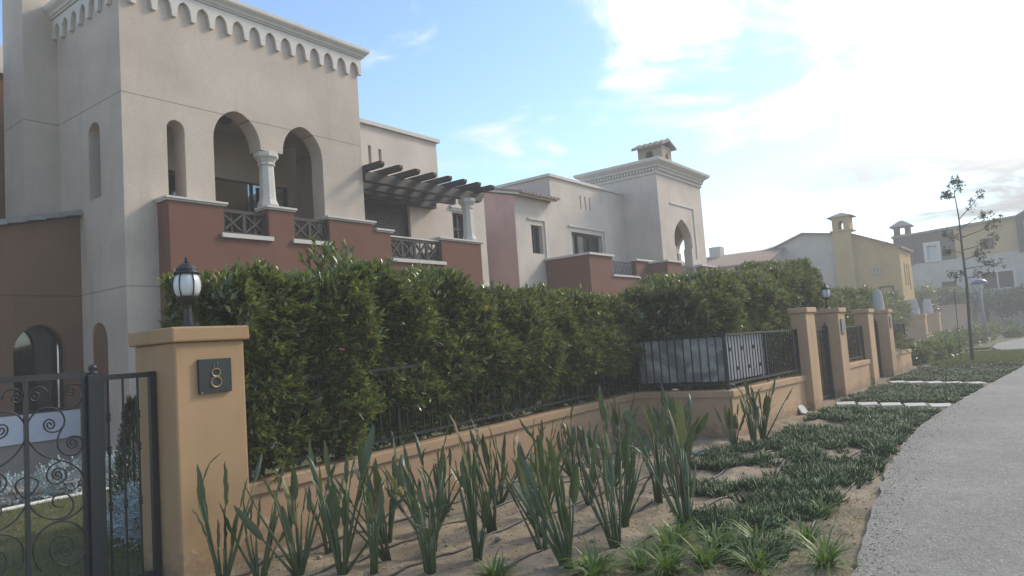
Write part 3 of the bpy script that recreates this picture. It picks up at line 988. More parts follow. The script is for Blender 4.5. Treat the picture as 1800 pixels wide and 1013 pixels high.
# second balcony in front of the tower
Y3 = 10.6
wallp(H2, 'red_brown', 'Y', Y3, Y3 + 0.2, [(23.5, -0.05), (27.9, -0.05), (27.9, 4.1), (26.6, 4.1), (26.6, 3.5), (24.75, 3.5), (24.75, 4.12), (23.5, 4.12)], name='balcony_wall')
wallp(H2, 'red_brown', 'X', 23.502, 23.7, rect(Y3 + 0.201, Y2 - 0.002, -0.05, 4.12), name='balcony_wall')
obj('balcony_cap', MB().box(23.43, 24.82, Y3 - 0.07, Y3 + 0.27, 4.122, 4.19).box(23.43, 23.77, Y3 + 0.271, Y2 - 0.072, 4.1221, 4.1895), 'white_trim', H2)
box('balcony_cap', 'white_trim', H2, 26.53, 27.97, Y3 - 0.07, Y3 + 0.27, 4.102, 4.17)
r2 = obj('railing', MB().box(24.76, 26.59, Y3 + 0.08, Y3 + 0.12, 4.02, 4.06).box(24.76, 26.59, Y3 + 0.08, Y3 + 0.12, 3.56, 3.59), 'iron', H2)
for i in range(18):
    x = 24.82 + i * 0.1
    box('bar', 'iron', r2, x - 0.010, x + 0.010, Y3 + 0.09, Y3 + 0.11, 3.59, 4.02)
# tower
ho = [(26.48, 3.2), (28.0, 3.2), (28.0, 4.98), (28.1, 5.02), (28.1, 5.3)] + arch_pts(26.38, 28.1, 5.32, 6.14, 16, 0.45)[1:-1] + [(26.38, 5.3), (26.38, 5.02), (26.48, 4.98)]
wallp(H2, 'beige_plain', 'Y', 11.5, 11.85, rect(25.2, 29.5, -0.05, 7.76), [ho])
wallp(H2, 'beige_plain', 'X', 25.202, 25.5, rect(11.852, 14.6, -0.05, 7.76))
ho2 = [(11.98, 3.2), (12.62, 3.2), (12.62, 5.0)] + arch_pts(11.92, 12.68, 5.1, 5.72, 12, 0.4) + [(11.98, 5.0)]
wallp(H2, 'beige_plain', 'X', 29.2, 29.498, rect(11.852, 14.6, -0.05, 7.76), [ho2])
wallp(H2, 'beige_plain', 'Y', 13.6, 13.8, rect(25.51, 29.19, 3.0, 7.76))
box('ceiling', 'beige_plain', H2, 25.51, 29.19, 11.86, 13.59, 6.4, 6.5)
box('balcony_floor', 'paving', H2, 25.51, 29.19, 11.86, 13.59, 3.0, 3.15)
obj('arch_surround', MB().plate('Y', 11.46, 11.498, [(26.2, 6.72), (28.5, 6.72), (28.5, 4.6), (28.44, 4.6), (28.44, 6.66), (26.2, 6.66)]), 'dull_trim', H2)
moulding(25.2, 29.5, 11.5, 14.6, [(0.02, 7.70), (0.06, 7.72), (0.06, 7.79), (0.04, 7.80), (0.05, 7.93), (0.14, 7.97), (0.16, 8.03), (0.26, 8.09), (0.34, 8.15), (0.36, 8.24), (0.30, 8.27)], mat='dull_trim', parent=H2)
dm = MB()
for i in range(33):
    x = 25.2 + i * 0.133
    dm.box(x, x + 0.07, 11.36, 11.45, 7.83, 7.93)
for i in range(23):
    y = 11.52 + i * 0.133
    dm.box(25.06, 25.15, y, y + 0.07, 7.83, 7.93)
dn = obj('dentils', dm, 'dull_trim', H2)
dn['kind'] = 'stuff'
box('roof', 'dull_trim', H2, 25.5, 29.2, 11.86, 14.4, 7.9, 8.0)
# chimney with little gabled roof
ch = wallp(H2, 'grey_tile', 'X', 26.72, 26.86, rect(11.86, 12.92, 8.0, 9.2), [arched_hole(12.26, 12.58, 8.58, 8.92, 9.05)], name='chimney')
wallp(ch, 'stone', 'X', 27.5, 27.62, rect(11.86, 12.92, 8.0, 9.2), [arched_hole(12.26, 12.58, 8.58, 8.92, 9.05)], name='chimney_wall')
wallp(ch, 'stone', 'Y', 11.86, 11.98, rect(26.862, 27.498, 8.0, 9.2), [arched_hole(27.05, 27.3, 8.4, 8.8, 8.9)], name='chimney_wall')
wallp(ch, 'stone', 'Y', 12.8, 12.918, rect(26.862, 27.498, 8.0, 9.2), name='chimney_wall')
ch.data.materials[0] = M['stone']
obj('chimney_roof', MB().plate('Y', 11.70, 13.08, [(26.48, 9.12), (27.17, 9.38), (27.86, 9.12), (27.86, 9.19), (27.17, 9.47), (26.48, 9.19)]), 'grey_tile', ch)
for i in range(6):
    y = 11.76 + i * 0.25
    for sgn in (-1, 1):
        pts_ = [(27.17, y, 9.47), (27.17 + sgn * 0.72, y, 9.18)]
        obj('roof_tile', MB().tube(pts_, 0.055, 6), 'grey_tile', ch)

# ================================================================== HOUSE 3 (gabled white and ochre house)
H3 = thing('house', (50, 7.2, 0), 'white gabled and ochre house with tall chimney turret, tiled low wing on its left', 'house', 'houses along the street')
wallp(H3, 'yellow_ochre', 'X', 50.0, 50.4, [(7.2, -0.1), (9.7, -0.1), (9.7, 7.1), (7.2, 6.0)])
wallp(H3, 'yellow_ochre', 'Y', 7.205, 7.6, [(50.405, -0.1), (54.5, -0.1), (54.5, 6.0), (50.405, 6.0)], [rect(51.3, 51.7, 3.6, 5.0), rect(52.2, 52.6, 3.6, 5.0), rect(53.0, 53.4, 3.4, 5.0)])
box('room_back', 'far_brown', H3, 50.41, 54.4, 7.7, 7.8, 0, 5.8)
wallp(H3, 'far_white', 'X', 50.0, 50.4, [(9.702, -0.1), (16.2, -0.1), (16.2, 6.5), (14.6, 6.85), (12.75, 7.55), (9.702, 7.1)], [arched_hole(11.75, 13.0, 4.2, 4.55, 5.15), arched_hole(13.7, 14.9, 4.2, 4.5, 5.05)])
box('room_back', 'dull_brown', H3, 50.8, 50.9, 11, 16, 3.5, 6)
box('string_course', 'far_white', H3, 49.9, 49.998, 11.3, 15.2, 3.95, 4.15)
obj('roof_edge', MB().plate('X', 49.75, 54.6, [(7.0, 5.98), (9.7, 7.16), (12.75, 7.66), (14.6, 6.98), (16.2, 6.62), (16.2, 6.52), (14.6, 6.86), (12.75, 7.54), (9.7, 7.06), (7.0, 5.86)]), 'tile', H3)
box('string_course', 'dull_brown', H3, 49.9, 49.998, 7.2, 9.0, 2.5, 2.62)
obj('window', MB().plate('X', 49.9, 49.998, rect(7.7, 8.5, 2.8, 3.6), [rect(7.78, 8.42, 2.88, 3.52)]), 'far_brown', H3)
obj('grille', MB().plate('X', 49.93, 49.999, rect(8.35, 8.8, 4.15, 4.9), [rect(8.4, 8.55, 4.2, 4.5), rect(8.6, 8.75, 4.2, 4.5), rect(8.4, 8.55, 4.55, 4.85), rect(8.6, 8.75, 4.55, 4.85)]), 'far_white', H3)
tr = obj('chimney', MB().box(49.7, 49.998, 9.75, 10.85, -0.1, 7.35).box(49.7, 50.8, 9.75, 10.85, 7.351, 7.36), 'yellow_ochre', H3)
wallp(tr, 'yellow_ochre', 'X', 49.72, 49.9, rect(9.78, 10.82, 7.45, 8.3), [arched_hole(10.15, 10.45, 7.5, 7.85, 8.05)], name='chimney_head')
wallp(tr, 'yellow_ochre', 'X', 50.6, 50.78, rect(9.78, 10.82, 7.45, 8.3), [arched_hole(10.15, 10.45, 7.5, 7.85, 8.05)], name='chimney_head')
for y in (9.78, 10.64):
    box('chimney_head', 'yellow_ochre', tr, 49.905, 50.595, y, y + 0.18, 7.45, 8.3)
box('chimney_band', 'yellow_ochre', tr, 49.58, 50.92, 9.64, 10.96, 7.362, 7.449)
obj('chimney_roof', MB().loft([[(49.45, 9.5, 8.302), (51.05, 9.5, 8.302), (51.05, 11.1, 8.302), (49.45, 11.1, 8.302)], [(50.15, 10.25, 8.62), (50.35, 10.25, 8.62), (50.35, 10.38, 8.62), (50.15, 10.38, 8.62)]]), 'grey_tile', tr)
# low wing with tiled roof falling towards the viewer
wg = obj('low_wing', MB().plate('Y', 14.2, 20.5, [(46.6, -0.1), (49.99, -0.1), (49.99, 6.66), (46.6, 5.74)]), 'far_white', H3)
rb = obj('wing_roof', MB().loft([[(46.2, 14.0, 5.62), (46.2, 21.0, 5.62), (46.2, 21.0, 5.72), (46.2, 14.0, 5.72)], [(50.2, 14.0, 6.78), (50.2, 21.0, 6.78), (50.2, 21.0, 6.86), (50.2, 14.0, 6.86)]]), 'tile', wg)
tm = MB()
for i in range(34):
    y = 14.05 + i * 0.205
    tm.tube([(46.1, y, 5.69), (50.2, y, 6.86)], 0.085, 5)
tl = obj('roof_tiles', tm, 'tile', wg)
tl['kind'] = 'stuff'
box('chimney', 'far_white', wg, 49.6, 50.4, 18.3, 19.1, 6.0, 7.5)

# ================================================================== HOUSE 4 (brown and white house closing the street)
H4 = thing('house', (70, -4, 0), 'brown-topped white house with white-framed window closing the end of the street', 'house', 'houses along the street')
wallp(H4, 'far_white', 'X', 70.0, 70.4, [(-12, -0.1), (10.6, -0.1), (10.6, 6.0), (-12, 6.6)],
      [arched_hole(9.05, 9.75, 2.6, 3.3, 3.75), arched_hole(7.9, 8.7, 2.6, 3.3, 3.8), rect(2.2, 4.3, 3.4, 4.7), rect(6.1, 7.2, 3.2, 4.3)])
box('room_back', 'far_brown', H4, 70.9, 71, -10, 10.5, 1, 8.3)
wallp(H4, 'far_brown', 'X', 70.05, 70.4, [(5.9, 5.92), (10.2, 5.75), (10.2, 8.42), (5.9, 8.62)], [rect(7.2, 8.0, 6.2, 7.5)])
wallp(H4, 'yellow_ochre', 'X', 70.02, 70.4, [(1.6, 6.05), (5.898, 5.92), (5.898, 8.62), (1.6, 8.82)], [rect(3.2, 4.2, 6.6, 7.5)])
wallp(H4, 'far_brown', 'X', 69.6, 70.4, [(-12, 6.3), (1.598, 6.1), (1.598, 9.0), (-1.5, 10.6), (-12, 10.6)], [rect(-0.2, 0.8, 6.5, 8.2)])
obj('window', MB().plate('X', 69.85, 70.0, rect(6.95, 8.2, 6.05, 7.75), [rect(7.25, 7.95, 6.25, 7.45)]), 'white_trim', H4)
box('pane', 'white_plastic', H4, 70.2, 70.25, 7.2, 8.0, 6.2, 7.5)
obj('window', MB().plate('X', 69.85, 69.998, rect(2.0, 4.5, 3.3, 4.9), [rect(2.2, 3.2, 3.4, 4.7), rect(3.3, 4.3, 3.4, 4.7)]), 'white_trim', H4)
obj('window', MB().plate('X', 69.45, 69.598, rect(-0.5, 1.1, 6.3, 8.4), [rect(-0.2, 0.8, 6.5, 8.2)]), 'white_trim', H4)
obj('roof_edge', MB().plate('X', 69.4, 72, [(10.5, 8.42), (1.6, 8.84), (-1.5, 10.62), (-12, 10.62), (-12, 10.75), (-1.6, 10.75), (1.5, 9.0), (10.5, 8.56)]), 'grey_tile', H4)
ch4 = box('chimney', 'far_brown', H4, 69.8, 71.2, 9.0, 10.4, 6.0, 8.7)
for y0, y1 in ((9.1, 9.45), (9.95, 10.3)):
    box('chimney_head', 'far_brown', ch4, 69.9, 71.1, y0, y1, 8.701, 9.4)
obj('chimney_roof', MB().loft([[(69.5, 8.8, 9.402), (71.5, 8.8, 9.402), (71.5, 10.6, 9.402), (69.5, 10.6, 9.402)], [(70.3, 9.6, 9.95), (70.7, 9.6, 9.95), (70.7, 9.8, 9.95), (70.3, 9.8, 9.95)]]), 'grey_tile', ch4)
pg4 = obj('pergola', MB().box(67.0, 67.2, 5.6, 10.4, 2.35, 2.6), 'wood_dark', H4)
box('beam', 'wood_dark', pg4, 69.6, 69.8, 5.6, 10.4, 2.35, 2.6)
for i in range(9):
    box('rafter', 'wood_dark', pg4, 66.7, 69.99, 5.7 + i * 0.55, 5.82 + i * 0.55, 2.601, 2.75)
for y in (5.8, 10.2):
    box('post', 'wood_dark', pg4, 67.0, 67.2, y - 0.1, y + 0.1, 0, 2.349)


# ================================================================== GARDEN WALLS AND PILLARS
def sloped_wall(name, pts, thick, zt0, zt1, label, mat='pinkish_wall', capmat='pinkish_wall', cap_h=0.105, side=1):
    """wall from pts[0] to pts[1], its face on the given line, thickness to the left of travel (side=1)"""
    a, b_ = Vector((*pts[0], 0)), Vector((*pts[1], 0))
    d = (b_ - a).normalized()
    nrm = Vector((-d.y, d.x, 0)) * side
    o_ = thing(name, tuple(a), label, 'wall')

    def seg(out, e, za, zb, h0, h1):
        p = []
        A, B = a - d * e - nrm * out, b_ + d * e - nrm * out
        A2, B2 = a - d * e + nrm * (thick + out), b_ + d * e + nrm * (thick + out)
        return MB().add([(A.x, A.y, za), (B.x, B.y, zb), (B2.x, B2.y, zb), (A2.x, A2.y, za), (A.x, A.y, h0), (B.x, B.y, h1), (B2.x, B2.y, h1), (A2.x, A2.y, h0)],
                        [(0, 3, 2, 1), (4, 5, 6, 7), (0, 1, 5, 4), (1, 2, 6, 5), (2, 3, 7, 6), (3, 0, 4, 7)])
    obj('wall_body', seg(0, 0, -0.08, -0.08, zt0 - cap_h, zt1 - cap_h), mat, o_)
    obj('wall_cap', seg(0.028, 0.0, zt0 - cap_h + 0.0005, zt1 - cap_h + 0.0005, zt0, zt1), capmat, o_, bevel=0.012)
    return o_


sloped_wall('garden_wall', [(3.5, 5.5), (10.80, 5.5)], 0.24, 0.60, 0.70, 'low ochre wall under the long hedge, from the lamp pillar to the corner', 'ochre_worn', 'ochre_worn')
sloped_wall('garden_wall', [(10.55, 5.498), (10.55, 3.92)], 0.24, 0.70, 0.70, 'short shaded low wall turning out below the grey sheet panel', 'pinkish_wall', 'pinkish_wall')
sloped_wall('garden_wall', [(10.552, 3.92), (14.04, 3.80)], 0.24, 0.70, 0.66, 'low ochre wall under the railing, ending at the first gate pillar', 'pinkish_wall', 'pinkish_wall')
sloped_wall('garden_wall', [(17.13, 3.74), (19.62, 3.74)], 0.2, 0.65, 0.63, 'low ochre wall between the second and third gate pillars', 'pinkish_wall', 'pinkish_wall')
sloped_wall('garden_wall', [(22.92, 3.74), (26.1, 3.74)], 0.2, 0.63, 0.58, 'low ochre wall after the fourth gate pillar, ending in a corner', 'pinkish_wall', 'pinkish_wall')
sloped_wall('garden_wall', [(26.1, 6.5), (26.1, 3.742)], 0.2, 0.58, 0.58, 'low wall turning back from the corner past the fourth gate pillar', 'pinkish_wall', 'pinkish_wall', side=-1)


def pillar(x0, x1, y0, y1, h, label, mat='ochre', caph=0.12, group='gate pillars'):
    o_ = thing('gate_pillar', ((x0 + x1) / 2, (y0 + y1) / 2, 0), label, 'pillar', group)
    obj('shaft', MB().box(x0, x1, y0, y1, -0.1, h - caph), mat, o_, bevel=0.015)
    obj('cap', MB().box(x0 - 0.035, x1 + 0.035, y0 - 0.035, y1 + 0.035, h - caph + 0.001, h), mat, o_, bevel=0.015)
    return o_


P8 = pillar(2.895, 3.49, 5.40, 6.03, 1.92, 'large ochre pillar with number plaque and lantern beside the scroll gate')
pillar(14.0, 14.62, 3.66, 3.95, 1.91, 'first pinkish gate pillar after the railing, with no lamp on top', 'pinkish_wall', 0.10)
pillar(16.5, 17.12, 3.66, 4.14, 1.90, 'pinkish gate pillar carrying the small white lantern', 'pinkish_wall', 0.10)
pillar(19.62, 20.25, 3.66, 4.0, 1.87, 'pinkish gate pillar with bare top, third in the row', 'pinkish_wall', 0.10)
pillar(22.28, 22.9, 3.66, 4.2, 1.85, 'pinkish gate pillar topped by the large wrapped lamp', 'pinkish_wall', 0.10)
pillar(44.6, 45.4, 5.55, 6.55, 1.70, 'far pinkish gate pillar with a wrapped lamp, left of a pair', 'pinkish_wall', 0.16)
pillar(47.5, 48.3, 5.2, 6.3, 1.72, 'far pinkish gate pillar with a wrapped lamp, right of a pair', 'pinkish_wall', 0.16)

# number plaque
pq = obj('number_plaque', MB().box(3.07, 3.35, 5.372, 5.396, 1.39, 1.66), 'plaque', None, bevel=0.003, origin=(3.21, 5.396, 1.39))
tag(pq, 'dark square plaque with brass figure 8 on the large ochre pillar', 'plaque')


def ring(cx, cz, rx, rz, y, r=0.006, n=22):
    pts_ = [(cx + rx * math.cos(2 * math.pi * i / n), y, cz + rz * math.sin(2 * math.pi * i / n)) for i in range(n + 1)]
    return MB().tube(pts_, r, 6)


eight = ring(3.212, 1.548, 0.036, 0.030, 5.368, 0.0065)
r_b = ring(3.212, 1.474, 0.043, 0.040, 5.368, 0.0070)
eight.add(r_b.v, r_b.f)
obj('numeral', eight, 'brass', pq)
obj('numeral', MB().tube([(3.195, 5.369, 1.588), (3.196, 5.369, 1.61), (3.190, 5.369, 1.622)], 0.003, 5).tube([(3.226, 5.369, 1.606), (3.230, 5.369, 1.620), (3.224, 5.369, 1.634)], 0.003, 5), 'brass', pq)
obj('plaque_screw', MB().tube([(3.09, 5.374, 1.397), (3.09, 5.366, 1.397)], 0.008, 8), 'brass', pq)


# lantern
def lantern(cx, cy, z0, k, label, name='pillar_lantern', group='lanterns on the pillars'):
    o_ = thing(name, (cx, cy, z0), label, 'lantern', group)
    f = lambda prof: [(r_ * k, z0 + z_ * k) for r_, z_ in prof]
    obj('base', MB().lathe(f([(0.07, 0.0), (0.07, 0.012), (0.045, 0.03), (0.035, 0.10), (0.030, 0.16), (0.035, 0.17), (0.026, 0.18), (0.035, 0.20), (0.07, 0.225), (0.085, 0.25), (0.088, 0.262)]), cx, cy, 14), 'bronze', o_, smooth=False)
    gl_ = obj('glass_globe', MB().lathe(f([(0.080, 0.262), (0.098, 0.30), (0.106, 0.34), (0.105, 0.38), (0.095, 0.42), (0.080, 0.445)]), cx, cy, 20), 'white_glass', o_, smooth=True)
    for i in range(6):
        a = math.pi / 3 * i + 0.5
        pts_ = [(cx + (r_ + 0.004) * k * math.cos(a), cy + (r_ + 0.004) * k * math.sin(a), z0 + z_ * k) for r_, z_ in ((0.082, 0.26), (0.098, 0.30), (0.106, 0.34), (0.105, 0.38), (0.095, 0.42), (0.080, 0.447))]
        obj('rib', MB().tube(pts_, 0.0055 * k, 5), 'bronze', o_)
    lid = obj('lid', MB().lathe(f([(0.098, 0.446), (0.102, 0.455), (0.100, 0.466), (0.086, 0.472), (0.083, 0.480), (0.088, 0.484), (0.072, 0.505), (0.048, 0.528), (0.022, 0.540), (0.010, 0.545)]), cx, cy, 16), 'bronze', o_)
    obj('finial', MB().lathe(f([(0.010, 0.545), (0.020, 0.553), (0.008, 0.562), (0.016, 0.570), (0.010, 0.582), (0.003, 0.597)]), cx, cy, 10), 'bronze', lid, smooth=True)
    return o_


lantern(3.16, 5.66, 1.921, 1.0, 'ornate dark lantern with white ribbed globe on the large ochre pillar')
lantern(16.8, 3.93, 1.901, 0.95, 'small white lantern on a pinkish pillar beside the garden door')


def wrapped(cx, cy, z0, w, h, label):
    rg = []
    for q, f_ in ((0, 1.0), (0.25, 0.97), (0.6, 0.86), (0.9, 0.72), (1.0, 0.66)):
        lp = []
        for i in range(10):
            a = 2 * math.pi * i / 10
            rr_ = w * f_ * (1 + random.uniform(-0.06, 0.06))
            lp.append((cx + rr_ * math.cos(a), cy + rr_ * math.sin(a), z0 + h * q + random.uniform(-0.01, 0.01)))
        rg.append(lp)
    o_ = obj('wrapped_lamp', MB().loft(rg), 'white_cloth', None, origin=(cx, cy, z0))
    return tag(o_, label, 'wrapped lamp', 'lamps wrapped in white sheeting')


wrapped(22.6, 3.92, 1.852, 0.155, 0.56, 'largest lamp wrapped in white sheeting, tapering upward on a gate pillar')
wrapped(45.0, 6.05, 1.702, 0.26, 0.85, 'far lamp wrapped in white sheeting, left of the pair')
wrapped(47.9, 5.75, 1.722, 0.26, 0.82, 'far lamp wrapped in white sheeting, right of the pair')

for k_, (x_, y_, l_) in enumerate(((16.78, 3.655, 'small dark plate on the pillar beside the garden door'), (22.55, 3.655, 'small grey plate on the pillar under the wrapped lamp'))):
    pl = obj('number_plaque', MB().box(x_ - 0.15, x_ + 0.15, y_ - 0.025, y_, 1.35, 1.66), 'grey_metal', None, bevel=0.004, origin=(x_, y_, 1.35))
    tag(pl, l_, 'plaque')


# ================================================================== IRONWORK
def spiral(c0, r0_, turns, start, sgn=1, x=0.0, tail=None, n=None):
    """scroll in the plane x=const; c0=(y,z); starts at radius r0_ and curls inward"""
    n = n or int(18 * turns) + 4
    pts_ = list(tail or [])
    for i in range(n + 1):
        f_ = i / n
        a = start + sgn * 2 * math.pi * turns * f_
        rr_ = r0_ * (1 - 0.86 * f_)
        pts_.append((x, c0[0] + rr_ * math.cos(a), c0[1] + rr_ * math.sin(a)))
    return pts_




def smooth_pts(p, k=3):
    p = [Vector(q) for q in p]
    for _ in range(k):
        p = [p[0]] + [(p[i - 1] + 2 * p[i] + p[i + 1]) / 4 for i in range(1, len(p) - 1)] + [p[-1]]
    return p


GY = 5.70
gate = thing('scroll_gate', (1.99, GY, 0), 'black wrought iron gate of large scrolls left of the ochre pillar', 'gate')
MIDX = 1.993
# scrolls of the right half in metres (x, z); the left half mirrors them about the middle bar
SCROLLS = [
    [(2.211, 1.378), (2.261, 1.359), (2.313, 1.376), (2.353, 1.425), (2.369, 1.478), (2.356, 1.523), (2.317, 1.55), (2.27, 1.556), (2.245, 1.538), (2.236, 1.524), (2.232, 1.509), (2.233, 1.493), (2.24, 1.479), (2.25, 1.468), (2.262, 1.462), (2.275, 1.46), (2.286, 1.464), (2.295, 1.471), (2.301, 1.482), (2.302, 1.493), (2.3, 1.505), (2.295, 1.514), (2.287, 1.521), (2.278, 1.524), (2.27, 1.523), (2.263, 1.52), (2.258, 1.514), (2.255, 1.507), (2.255, 1.499), (2.258, 1.493), (2.262, 1.488), (2.266, 1.486), (2.271, 1.485), (2.275, 1.487), (2.278, 1.489), (2.279, 1.493), (2.279, 1.496)],
    [(2.135, 1.479), (2.127, 1.525), (2.091, 1.549), (2.047, 1.55), (2.014, 1.52), (2.007, 1.504), (2.006, 1.487), (2.01, 1.47), (2.018, 1.456), (2.03, 1.446), (2.044, 1.442), (2.057, 1.443), (2.068, 1.449), (2.076, 1.459), (2.079, 1.471), (2.079, 1.484), (2.075, 1.496), (2.068, 1.504), (2.059, 1.51), (2.05, 1.511), (2.041, 1.509), (2.035, 1.504), (2.031, 1.496), (2.03, 1.489), (2.031, 1.481), (2.035, 1.475), (2.039, 1.471), (2.044, 1.469), (2.049, 1.47), (2.053, 1.472), (2.055, 1.475), (2.056, 1.479), (2.055, 1.482)],
    [(1.992, 1.278), (2.01, 1.328), (2.048, 1.377), (2.101, 1.402), (2.154, 1.399), (2.203, 1.372), (2.235, 1.328), (2.241, 1.281), (2.225, 1.238), (2.191, 1.206), (2.156, 1.214), (2.137, 1.214), (2.12, 1.222), (2.105, 1.236), (2.096, 1.253), (2.093, 1.272), (2.096, 1.29), (2.104, 1.304), (2.116, 1.313), (2.13, 1.317), (2.145, 1.314), (2.158, 1.306), (2.167, 1.295), (2.172, 1.281), (2.173, 1.267), (2.169, 1.255), (2.162, 1.246), (2.152, 1.241), (2.142, 1.241), (2.132, 1.244), (2.124, 1.251), (2.119, 1.259), (2.117, 1.269), (2.118, 1.277), (2.122, 1.284), (2.127, 1.288), (2.133, 1.289), (2.139, 1.288), (2.144, 1.285), (2.147, 1.281), (2.149, 1.276), (2.148, 1.272), (2.147, 1.269), (2.144, 1.267)],
    [(2.234, 1.264), (2.195, 1.206), (2.175, 1.154), (2.185, 1.09), (2.221, 1.046), (2.272, 1.026), (2.319, 1.037), (2.35, 1.073), (2.36, 1.127), (2.339, 1.167), (2.31, 1.17), (2.292, 1.178), (2.273, 1.179), (2.257, 1.173), (2.245, 1.161), (2.239, 1.145), (2.238, 1.128), (2.243, 1.111), (2.253, 1.097), (2.265, 1.088), (2.279, 1.084), (2.293, 1.085), (2.304, 1.091), (2.312, 1.101), (2.315, 1.114), (2.314, 1.127), (2.309, 1.138), (2.3, 1.147), (2.291, 1.152), (2.281, 1.153), (2.272, 1.151), (2.266, 1.145), (2.262, 1.137), (2.262, 1.129), (2.264, 1.121), (2.268, 1.115), (2.273, 1.111), (2.279, 1.109), (2.284, 1.11), (2.288, 1.112), (2.291, 1.116), (2.291, 1.12), (2.29, 1.124), (2.288, 1.127)],
    [(1.994, 1.198), (2.017, 1.151), (2.059, 1.092), (2.123, 1.044), (2.204, 1.015), (2.279, 0.979), (2.329, 0.925), (2.358, 0.86)],
    [(2.212, 1.011), (2.163, 1.005), (2.122, 0.98), (2.101, 0.935), (2.112, 0.884), (2.152, 0.85), (2.201, 0.846), (2.239, 0.873), (2.248, 0.921), (2.228, 0.956), (2.207, 0.962), (2.19, 0.97), (2.173, 0.971), (2.158, 0.965), (2.147, 0.954), (2.141, 0.939), (2.141, 0.923), (2.146, 0.907), (2.155, 0.894), (2.167, 0.885), (2.18, 0.881), (2.193, 0.883), (2.203, 0.889), (2.209, 0.899), (2.211, 0.91), (2.21, 0.922), (2.205, 0.932), (2.197, 0.94), (2.188, 0.945), (2.179, 0.945), (2.172, 0.942), (2.167, 0.937), (2.164, 0.93), (2.164, 0.923), (2.167, 0.916), (2.171, 0.911), (2.175, 0.908), (2.18, 0.907), (2.184, 0.908), (2.187, 0.911), (2.188, 0.914), (2.188, 0.917)],
    [(1.981, 0.806), (2.013, 0.717), (2.08, 0.646), (2.167, 0.61), (2.251, 0.619), (2.289, 0.676), (2.272, 0.752), (2.218, 0.793), (2.165, 0.796), (2.132, 0.761), (2.139, 0.709), (2.18, 0.681), (2.216, 0.692)],
    [(2.364, 0.713), (2.338, 0.652), (2.282, 0.613), (2.203, 0.602), (2.12, 0.592), (2.056, 0.551), (2.017, 0.473), (2.024, 0.372), (2.068, 0.291)],
    [(2.05, 0.54), (2.12, 0.592), (2.215, 0.599), (2.299, 0.556), (2.353, 0.478), (2.367, 0.395), (2.343, 0.31), (2.28, 0.269), (2.196, 0.286), (2.133, 0.348), (2.111, 0.43), (2.141, 0.492), (2.201, 0.505), (2.26, 0.468), (2.283, 0.404), (2.268, 0.402), (2.269, 0.382), (2.263, 0.364), (2.252, 0.352), (2.238, 0.347), (2.222, 0.347), (2.207, 0.354), (2.194, 0.365), (2.186, 0.379), (2.182, 0.394), (2.182, 0.407), (2.187, 0.418), (2.195, 0.424), (2.205, 0.427), (2.215, 0.425), (2.223, 0.42), (2.23, 0.412), (2.234, 0.404), (2.235, 0.396), (2.234, 0.389), (2.23, 0.385), (2.225, 0.383), (2.221, 0.383), (2.217, 0.385)],
    [(1.99, 0.942), (2.033, 0.93), (2.08, 0.89), (2.048, 0.861), (2.023, 0.818), (1.996, 0.789), (1.988, 0.765), (1.976, 0.793), (1.946, 0.838), (1.906, 0.893), (1.948, 0.937), (1.99, 0.942)],
]
for si, sc_pts in enumerate(SCROLLS):
    dense = []
    for q in range(len(sc_pts) - 1):
        a_, b_ = sc_pts[q], sc_pts[q + 1]
        k_ = max(1, int(math.dist(a_, b_) / 0.02))
        for w_ in range(k_):
            dense.append((a_[0] + (b_[0] - a_[0]) * w_ / k_, a_[1] + (b_[1] - a_[1]) * w_ / k_))
    dense.append(sc_pts[-1])
    last = si == len(SCROLLS) - 1
    for sg_ in ((1,) if last else (1, -1)):
        pts_ = [(MIDX + sg_ * (p[0] - MIDX), GY - 0.004 * sg_, p[1]) for p in dense]
        obj('leaf_ornament' if last else 'scroll', MB().tube(smooth_pts(pts_, 5), 0.0062, 6), 'iron', gate, smooth=True)
box('rail', 'iron', gate, 1.64, 2.345, GY - 0.016, GY + 0.016, 1.585, 1.628)
box('rail', 'iron', gate, 1.64, 2.345, GY - 0.016, GY + 0.016, 0.06, 0.10)
box('stile', 'iron', gate, 2.347, 2.374, GY - 0.018, GY + 0.018, 0.03, 1.63)
box('stile', 'iron', gate, 1.61, 1.638, GY - 0.018, GY + 0.018, 0.03, 1.63)
box('bar', 'iron', gate, MIDX - 0.0135, MIDX + 0.0135, GY - 0.012, GY + 0.012, 0.101, 1.584)
# post and fixed side panel
fx = thing('gate_post_panel', (2.6, GY, 0), 'black iron post with ball finial and collared bars beside the ochre pillar', 'railing')
box('post', 'iron', fx, 2.378, 2.482, GY - 0.052, GY + 0.052, -0.02, 1.60, bevel=0.005)
obj('finial', MB().lathe([(0.045, 1.601), (0.05, 1.612), (0.022, 1.622), (0.030, 1.636), (0.033, 1.650), (0.024, 1.668), (0.006, 1.676)], 2.432, GY, 12), 'iron', fx, smooth=True)
box('rail', 'iron', fx, 2.484, 2.838, GY - 0.016, GY + 0.016, 1.552, 1.592)
box('rail', 'iron', fx, 2.484, 2.838, GY - 0.016, GY + 0.016, 0.04, 0.08)
box('stile', 'iron', fx, 2.840, 2.886, GY - 0.022, GY + 0.022, -0.02, 1.594)
for x_ in (2.534, 2.642, 2.752):
    b_ = obj('bar', MB().tube([(x_, GY, 0.079), (x_, GY, 1.553)], 0.0085, 8), 'iron', fx)
    for z_ in (1.275, 1.03, 0.62):
        obj('collar', MB().lathe([(0.009, z_ - 0.030), (0.017, z_ - 0.026), (0.017, z_ - 0.016), (0.011, z_ - 0.011), (0.015, z_), (0.011, z_ + 0.011), (0.017, z_ + 0.016), (0.017, z_ + 0.026), (0.009, z_ + 0.030)], x_, GY, 10), 'iron', b_)


